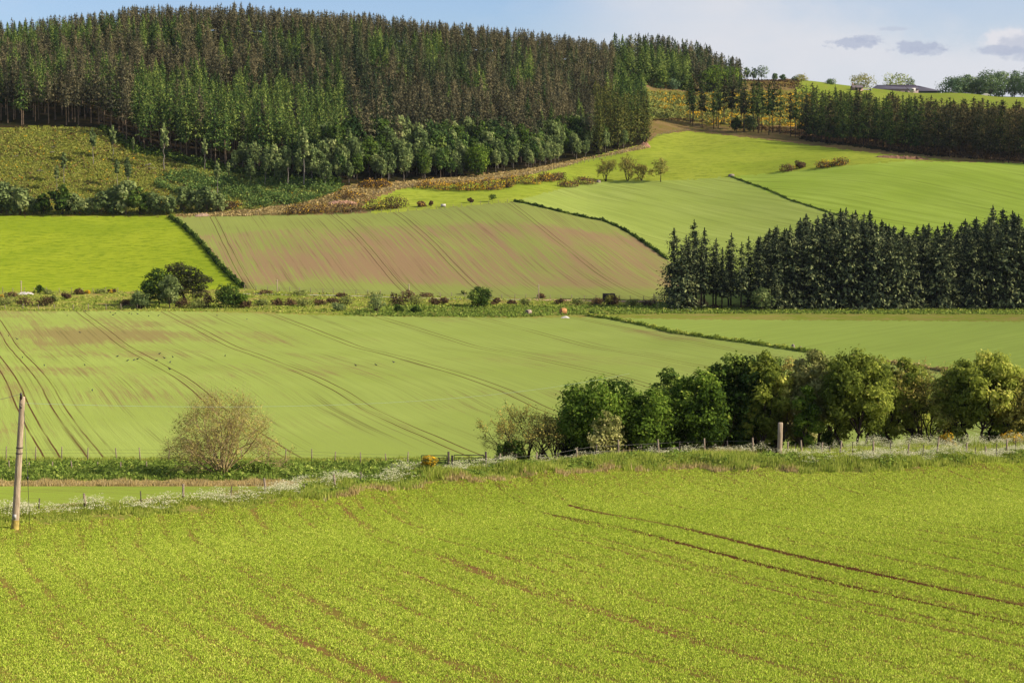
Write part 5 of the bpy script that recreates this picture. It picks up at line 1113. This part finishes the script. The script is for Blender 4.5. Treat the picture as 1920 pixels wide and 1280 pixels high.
# gates
def gate(label,a,b,h,posts,mat=STEEL):
    a=np.array(a);b=np.array(b); a=a+P3(0,0,.2); b=b+P3(0,0,.2); o=empty('field_gate',tuple(a),label,'gate'); d=b-a
    for i,p in enumerate((P3(0,0,0),d)):
        if posts[i]:
            mb=MB(); mb.tube([p+P3(0,0,-.2),p+P3(0,0,posts[i])],[.11,.1],10); link('gate_post',mb.mesh('gate_post',DWOOD,smooth=True),o)
    mb=MB(); i0=.06;i1=.94
    zs=[h,h*.8,h*.62,h*.45,h*.3,h*.17]
    for z in zs: mb.tube([d*i0+P3(0,-.05,z),d*i1+P3(0,-.05,z)],.04 if z==h else .028,6)
    for s in (i0,.5,i1): mb.tube([d*s+P3(0,-.06,h),d*s+P3(0,-.06,.1)],.035,6)
    mb.tube([d*i0+P3(0,-.07,.17),d*i1+P3(0,-.07,h)],.015,6)
    link('bars',mb.mesh('gate_bars',mat,smooth=True),o)
a=atY(787,173); b=atY(841,172); gate('left steel tube field gate beyond the yellow gorse on the verge',a,b,1.05,(0,1.4))
a=atY(848,169); b=atY(911,168); gate('right barred field gate hung between two dark posts',a,b,1.25,(1.2,1.55))
a=hp(1226,563); b=hp(1246,563); gate('small gate beside the track at the left end of the plantation',a,b,1.2,(1.3,1.3))
x,y,z=atY(859,150); mb=MB(); mb.box(-.35,.35,-.4,.4,0,.5); mb.box(-.3,.3,-.35,.35,.5,.56); o=empty('blue_tub',(x,y,z+.2),'small blue plastic tub in the weeds below the gate','tub'); link('tub_body',mb.mesh('tub',plain('blue_plastic',A(60,90,160,.6),.5)),o)
# stone gate pillars on the valley hedge
STONE=plain('grey_stone',A(150,140,124,.6),.9,.35,3)
def stone(px,py,w,h,lab,d=1.0,ymin=190,name='stone_pillar',cat='pillar',seed=0):
    x,y,z=hit(px,py,ymin,1200); g=G(seed+5); bm=MB(); W=w*mpp(y)/2; Hh=h*mpp(y); n=9; a=np.arange(n)*2*pi/n
    P=[];lv=[0,.35,.7,.92,1.0]; sc=[1.05,1,.9,.78,.4]
    for l,s in zip(lv,sc):
        for q in a: r=W*s*(1+g.normal(0,.08)); P.append((cos(q)*r,sin(q)*r*d,-.1+l*Hh+g.normal(0,.02)*Hh))
    Q=[(i*n+j,i*n+(j+1)%n,(i+1)*n+(j+1)%n,(i+1)*n+j) for i in range(4) for j in range(n)]; P.append((0,0,Hh)); T=[(4*n+j,4*n+(j+1)%n,5*n) for j in range(n)]
    bm.add(P,Q,T); o=link(name,bm.mesh(name,STONE)); o.location=(x,y,z); tag(o,lab,cat); return o
stone(1487,655,7,11,'stone gate pillar left of the gateway in the valley hedge',ymin=190,seed=1)
stone(1501,658,6,10,'stone gate pillar right of the gateway in the valley hedge',ymin=190,seed=2)
stone(1371,331,12,5,'small stone heap where the upper field boundaries meet',ymin=400,name='stone_heap',cat='stones',seed=3)
stone(1122,342,9,5,'pale stone at the left foot of the hawthorn group',ymin=400,name='boulder',cat='stone',seed=4)
# bales, mattress-like heap
TAN=plain('old_bale_straw',A(214,158,96,.62),.95,.4,2.5); GREYB=plain('weathered_bale',A(170,150,130,.6),.95,.5,2); WRAP=plain('pale_wrap',A(225,222,214,.62),.5,.15,2)
def bale(px,py,dia,mat,lab,rot,wrap=False):
    x,y,z=hit(px,py,380); r=dia/2; o=empty('round_bale',(x,y,z+r-.05),lab,'bale',rz=rot); mb=MB(); n=22; g=G(int(px)); L=1.2
    P=[(-L/2,0,0),(-L/2+.02,0,0),(-L/2+.12,0,0),(0,0,0),(L/2-.12,0,0),(L/2-.02,0,0),(L/2,0,0)]; mb.tube(P,np.array([.25,.9,1,1.02,1,.9,.25])*r,n)
    V=mb.V[0]; V+=g.normal(0,.02,V.shape); link('bale_body',mb.mesh('bale',mat,smooth=True),o)
    mb=MB(); 
    for s in (-.3,0,.3): mb.tube([(s-.02,0,0),(s+.02,0,0)],r*1.03,n,cap=False)
    link('twine',mb.mesh('twine',WRAP if wrap else mat),o)
bale(1056,589,1.35,TAN,'orange tan round bale on the lush weeds above the valley crop',.5)
bale(991,589,1.0,GREYB,'greyish round bale with pale net left of the orange one',.9,True)
x,y,z=hit(1060,596,380); o=empty('plastic_sheet',(x,y,z),'crumpled white plastic heap below the orange bale','sheet'); c_=MB(); g=G(5); n=9
V=[(i/n*1.8-.9,j/n*.9-.45,max(0,.4*math.sin(i/n*pi)*math.sin(j/n*pi)+g.normal(0,.06))) for i in range(n+1) for j in range(n+1)]; c_.add(V,[(i*(n+1)+j,(i+1)*(n+1)+j,(i+1)*(n+1)+j+1,i*(n+1)+j+1) for i in range(n) for j in range(n)]); link('folds',c_.mesh('sheet',WRAP),o)
# dark feed trailer
x,y,z=hit(1142,566,380); o=empty('feed_trailer',(x,y+1,Hf(x,y+1)),'dark rusty box trailer with rounded roof parked on the track','trailer',rz=.1)
mb=MB(); w2=1.3; prof_=[(-1.0,.35),(-1.0,1.55),(-.85,1.8),(.85,1.8),(1.0,1.55),(1.0,.35)]
V=[(s*w2,a,b) for s in (-1,1) for a,b in prof_]; mb.add(V,[(i,i+1,7+i,6+i) for i in range(5)]+[(5,0,6,11),(0,5,4,1),(1,4,3,2),(6,7,10,11),(7,8,9,10)]); link('box',mb.mesh('trailer_box',plain('dark_rusty_sheet',A(50,30,34,.6),.8,.4)),o)
for sx_ in (-.6,.6):
    mb=MB(); mb.tube([(sx_,-1.12,.32),(sx_,-.95,.32)],.32,14); link('wheel',mb.mesh('trailer_wheel',BLACK,smooth=True),o)
mb=MB(); mb.tube([(1.3,0,.5),(2.1,0,.45)],.05,6); link('drawbar',mb.mesh('drawbar',DWOOD),o)
# track surface pieces
for pts,lab in [([(990,562),(1060,563),(1130,565),(1200,565),(1245,567)],'track')]:
    mb=MB(); P=np.array([hit(a,b,380) for a,b in pts]); t=np.linspace(0,1,60); k=np.linspace(0,1,len(P)); X=np.interp(t,k,P[:,0]); Y=np.interp(t,k,P[:,1]); V=[]
    for x,y in zip(X,Y):
        for e in (-1.3,0,1.3): V.append((x,y+e,Hf(x,y+e)+.05))
    mb.add(V,[(3*i+j,3*i+3+j,3*i+4+j,3*i+1+j) for i in range(59) for j in range(2)]); o=link('farm_track',mb.mesh('farm_track',plain('tan_track_gravel',A(206,176,130,.6),.95,.25,2),smooth=True)); o['kind']='structure'
mb=MB(); P=np.array([hit(a,b,380) for a,b in [(455,551),(560,553),(700,556),(850,560),(980,562)]]); t=np.linspace(0,1,120); k=np.linspace(0,1,5); X=np.interp(t,k,P[:,0]); Y=np.interp(t,k,P[:,1]); V=[]
for x,y in zip(X,Y):
    for e in (-.5,.5): V.append((x,y+e,Hf(x,y+e)+.05))
mb.add(V,[(2*i,2*i+2,2*i+3,2*i+1) for i in range(119)]); o=link('path',mb.mesh('path',plain('pale_path',A(190,190,150,.6),.95,.2,2),smooth=True)); o['kind']='structure'
# white debris heap on left, trough, soil heap
def heap(px,py,w,h,n,mat,label,name,cat,seed,piece,ymin=380,part='mound'):
    x,y,z=hit(px,py,ymin); g=G(seed); W=w*mpp(y)/2; Hh=h*mpp(y); D=max(.8,Hh*1.3); mb=MB(); nx,ny=max(16,int(W*2/piece*2)),8; V=[]
    for i in range(nx+1):
        a=-1+2*i/nx; jx=g.normal(0,.02)
        for k in range(ny+1):
            b=-1+2*k/ny; xx=x+a*W; yy=y+b*D
            e=max(0,1-abs(a)**3)*max(0,1-b*b); V.append(((a+jx)*W,b*D+g.normal(0,.05),Hf(xx,yy)-z-.12+e*Hh*(.65+.75*g.random())+.12*(e>0)))
    mb.add(V,[(i*(ny+1)+k,(i+1)*(ny+1)+k,(i+1)*(ny+1)+k+1,i*(ny+1)+k+1) for i in range(nx) for k in range(ny)])
    o=empty(name,(x,y,z),label,cat); link(part,mb.mesh(part,mat),o)
heap(47,552,34,4,50,WRAP,'heap of white boards and stones below the left pasture','debris_heap','heap',91,.8)
heap(1693,298,110,5,260,plain('red_earth',A(144,108,78,.5),.95,.3,2),'long low heap of reddish earth below the tree belt','earth_heap','heap',92,.7,ymin=400)
heap(640,382,60,5,70,plain('brown_clods',A(190,150,120,.6),.95,.3,2),'pale brown heap of stones beside the bracken strip','stone_heap','heap',93,.6,ymin=400)
heap(380,405,30,4,40,plain('pale_clods',A(200,170,140,.6),.95,.3,2),'low heap of pale stones at the corner of the tilled field','stone_heap','heap',94,.5,ymin=400)
heap(1210,275,20,7,60,plain('tan_brash',A(170,130,100,.6),.95,.3,2),'tan pile of brash at the corner of the wood','brash_heap','heap',95,.7,ymin=400)
x,y,z=hit(831,388,380); o=empty('water_trough',(x,y,z),'small white water trough on the pasture boundary','trough'); mb=MB(); mb.box(-.75,.75,-.4,.4,.15,.85); mb.box(-.65,.65,-.3,.3,.85,.87); link('tank',mb.mesh('tank',WRAP),o); mb=MB(); mb.box(-.6,-.4,-.35,.35,0,.15); mb.box(.4,.6,-.35,.35,0,.15); link('feet',mb.mesh('feet',STONE),o)
# fallen logs on the felled slope
for i,(px,py,l) in enumerate([(75,322,2.2),(98,288,1.6),(285,317,2.6),(320,292,2.0),(100,278,1.5),(125,372,3.),(278,312,2.0),(30,295,1.4),(395,292,1.6)]):
    x,y,z=hit(px,py,450); o=link('fallen_log',None) if False else None
    mb=MB(); g=G(i); a=g.normal(0,.4); mb.tube([(-l/2*cos(a),-l/2*sin(a),.35),(l/2*cos(a),l/2*sin(a),.45+g.normal(0,.25))],[.14,.1],7); o=link('fallen_log',mb.mesh('fallen_log',BK['white'],smooth=True)); o.location=(x,y,z); tag(o,'pale fallen log lying in the scrub of the felled slope','log','fallen logs on the felled slope')
# rooks feeding on the valley crop
def rook():
    body=bpy.data.meshes.new('rook'); mb=MB(); mb.tube([(-.26,0,.17),(-.16,0,.19),(-.05,0,.2),(.08,0,.24),(.15,0,.3),(.2,0,.335),(.24,0,.335),(.33,0,.30)],[.02,.05,.085,.085,.05,.045,.035,.006],8)
    mb.tube([(0,.03,.14),(0,.03,0)],.01,4); mb.tube([(.02,-.03,.14),(.02,-.03,0)],.01,4); return mb.mesh('rook',plain('black_plumage',(.012,.012,.016,1),.6,.1),smooth=True)
RK=rook()
for px,py in [(150,625),(160,585),(207,587),(212,592),(216,589),(242,589),(247,590),(258,590),(279,594),(297,593),(407,593),(463,600),(220,670),(239,678),(251,677),(258,675),(293,678),(308,673),(319,681),(299,665),(324,671),(422,669),(318,694),(159,686),(173,734),(83,687),(42,672),(32,637),(16,631),(667,687),(705,686),(738,681),(126,593)]:
    x,y,z=hit(px,py,186,411); o=link('rook',RK); o.location=(x,y,z); o.rotation_euler=(0,0,R_.random()*6.28); s=.95; o.scale=(s,s,s); tag(o,'small black rook feeding on the valley crop','bird','rooks scattered on the valley crop')
x,y,z=atY(1698,98); 
# ------------------------------------------------------------------ farm on the skyline
ROOF=plain('dark_barn_roof',A(74,70,86,.6),.7,.15,.5); WALL=plain('pinkish_rendered_wall',A(178,158,158,.6),.9,.15,1); DARKO=plain('dark_opening',(.02,.02,.025,1),.9,.1); RSTONE=plain('pink_granite',A(190,160,140,.6),.95,.3,2); WHT=plain('white_render',A(230,228,220,.62),.8,.08,2); GREENM=plain('dark_green_sheeting',A(46,66,60,.6),.6,.1,1)
def barn(px0,px1,base,eave,ridge,Y,dep,label,walls,roof,hip0=0,hip1=0,openings=(),name='barn',chim=None,wins=()):
    x0,_,z0=atY(px0,Y); x1,_,z1=atY(px1,Y); zb=min(z0,z1,slope(base)*Y)-.3; ze=slope(eave)*Y-zb; zr=slope(ridge)*Y-zb; L=x1-x0
    o=empty(name,(x0,Y,zb),label,'farm building')
    mb=MB(); V=[(0,0,0),(L,0,0),(L,dep,0),(0,dep,0),(0,0,ze),(L,0,ze),(L,dep,ze),(0,dep,ze)]; mb.add(V,[(0,1,5,4),(1,2,6,5),(2,3,7,6),(3,0,4,7)])
    if not hip0: mb.add([(0,0,ze),(0,dep,ze),(0,dep/2,zr-.05)],T=[(0,1,2)])
    if not hip1: mb.add([(L,0,ze),(L,dep,ze),(L,dep/2,zr-.05)],T=[(0,1,2)])
    link('walls',mb.mesh('barn_walls',walls),o)
    mb=MB(); e=.35; V=[(-e,-e,ze-.12),(L+e,-e,ze-.12),(L+e,dep+e,ze-.12),(-e,dep+e,ze-.12),(hip0*L-e*(hip0==0),dep/2,zr),(L-hip1*L+e*(hip1==0),dep/2,zr)]
    mb.add(V,[(0,1,5,4),(2,3,4,5)],[(0,4,3),(1,2,5)] if (hip0 or hip1) else None); 
    mb.add([(a,b,c-.12) for a,b,c in V],[(4,5,1,0),(5,4,3,2)]); link('roof',mb.mesh('barn_roof',roof),o)
    for (a,b,c0,c1) in openings:
        mb=MB(); mb.box(a*L,b*L,-.06,-.003,c0,c1); link('door',mb.mesh('door',DARKO),o)
    for (a,b,c0,c1) in wins:
        mb=MB(); mb.box(a*L,b*L,-.05,-.003,c0,c1); link('window',mb.mesh('window',DARKO),o)
    if chim: 
        for s in chim: mb=MB(); mb.box(s*L-.3,s*L+.3,dep/2-.3,dep/2+.3,zr-.5,zr+1.0); link('chimney',mb.mesh('chimney',RSTONE),o)
    return o
barn(1640,1722,172,167,158,985,16,'long low farm shed with dark grey roof and pinkish wall below the domed tree',WALL,ROOF,hip0=.12,openings=((.55,.6,0,2.2),(.7,.76,0,2.2)),wins=((.45,.5,.8,1.8),(.62,.67,.8,1.8)))
barn(1700,1764,172,170.5,159,1000,20,'long dark roofed barn sloping down at the right end of the farm',GREENM,ROOF,hip1=.55)
barn(1600,1618,171,164,159,960,7,'small pink stone cottage gable left of the farm sheds',RSTONE,plain('old_slate',A(120,110,110,.6),.8),wins=((.2,.42,.9,2.0),(.6,.8,.9,2.0)),name='stone_cottage',chim=(.05,))
barn(1572,1592,168,166.5,165,975,6,'low dark shed at the left end of the farm',DWOOD,ROOF,name='shed')
barn(1620,1634,170,168,166.5,968,5,'small blue grey shed between the cottage and the long shed',plain('blue_tarp',A(90,110,160,.6),.7),WHT,name='shed')
x,y,z=atY(1711,962); o=empty('caravan',(x,y,z),'small white caravan in front of the dark barn roof','caravan'); mb=MB(); V=[(s,a,b) for s in(-1.3,1.3) for a,b in [(-1,.4),(-1,1.9),(-.8,2.3),(.8,2.3),(1,1.9),(1,.4)]]; mb.add(V,[(i,i+1,7+i,6+i) for i in range(5)]+[(5,0,6,11),(0,5,4,1),(1,4,3,2),(6,7,10,11),(7,8,9,10)]); link('body',mb.mesh('caravan_body',WHT),o); mb=MB(); mb.box(-.7,.5,-1.05,-1.003,1.2,1.8); link('window',mb.mesh('caravan_window',DARKO),o)
mb=MB(); mb.tube([(-.4,-.95,.3),(-.4,-.75,.3)],.3,12); link('wheel',mb.mesh('caravan_wheel',BLACK),o)
x,y,z=atY(1702,958); o=empty('grain_auger',(x,y,z),'thin slanting pipe leaning beside the white caravan','auger'); mb=MB(); mb.tube([(1.6,0,.4),(-1.9,0,4.2)],.12,6); link('pipe',mb.mesh('auger_pipe',STEEL),o); mb=MB(); mb.tube([(0,0,0),(-.4,0,2.6)],.05,5); link('prop',mb.mesh('auger_prop',STEEL),o)
x,y,z=atY(1480,935); o=barn(1474,1484,152,149,147.5,1000,5,'tiny pale cottage on the knoll left of the skyline farm',WHT,plain('tan_roof',A(180,150,120,.6),.8),name='cottage',wins=((.3,.6,.6,1.3),))
x,y,z=atY(1848,975); o=empty('parked_car',(x,y,z),'tiny white car parked before the skyline trees','car'); mb=MB(); V=[(s,a,b) for a in (-.85,.85) for s,b in [(-2,.35),(-2,.9),(-1.1,1.0),(-.7,1.45),(.6,1.45),(1.2,1.0),(2,.9),(2,.35)]]; mb.add(V,[(i,i+1,9+i,8+i) for i in range(7)]+[(7,0,8,15)]); mb.add([V[i] for i in range(8)],[(0,1,6,7),(1,2,5,6),(2,3,4,5)]); mb.add([V[8+i] for i in range(8)],[(0,7,6,1),(1,6,5,2),(2,5,4,3)]); link('body',mb.mesh('car_body',WHT),o)
for s in (-1.25,1.25):
    mb=MB(); mb.tube([(s,-.88,.32),(s,-.7,.32)],.32,12); link('wheel',mb.mesh('car_wheel',BLACK),o)
# ------------------------------------------------------------------ air
hz=MB(); hz.box(-2700,2700,-30,1720,HG.min()-8,150); ho=link('haze',None) if False else None
hm=bpy.data.materials.new('haze'); hm.use_nodes=True; nt=hm.node_tree; nt.nodes.clear(); ou=nt.nodes.new('ShaderNodeOutputMaterial'); pv=nt.nodes.new('ShaderNodeVolumePrincipled'); pv.inputs['Color'].default_value=(.80,.88,1,1); pv.inputs['Density'].default_value=HAZE; pv.inputs['Anisotropy'].default_value=.3; nt.links.new(pv.outputs[0],ou.inputs['Volume'])
if HAZE>0: ho=link('haze',hz.mesh('haze_box',hm)); tag(ho,'thin pale haze in the air over the valley','haze',kind='stuff')
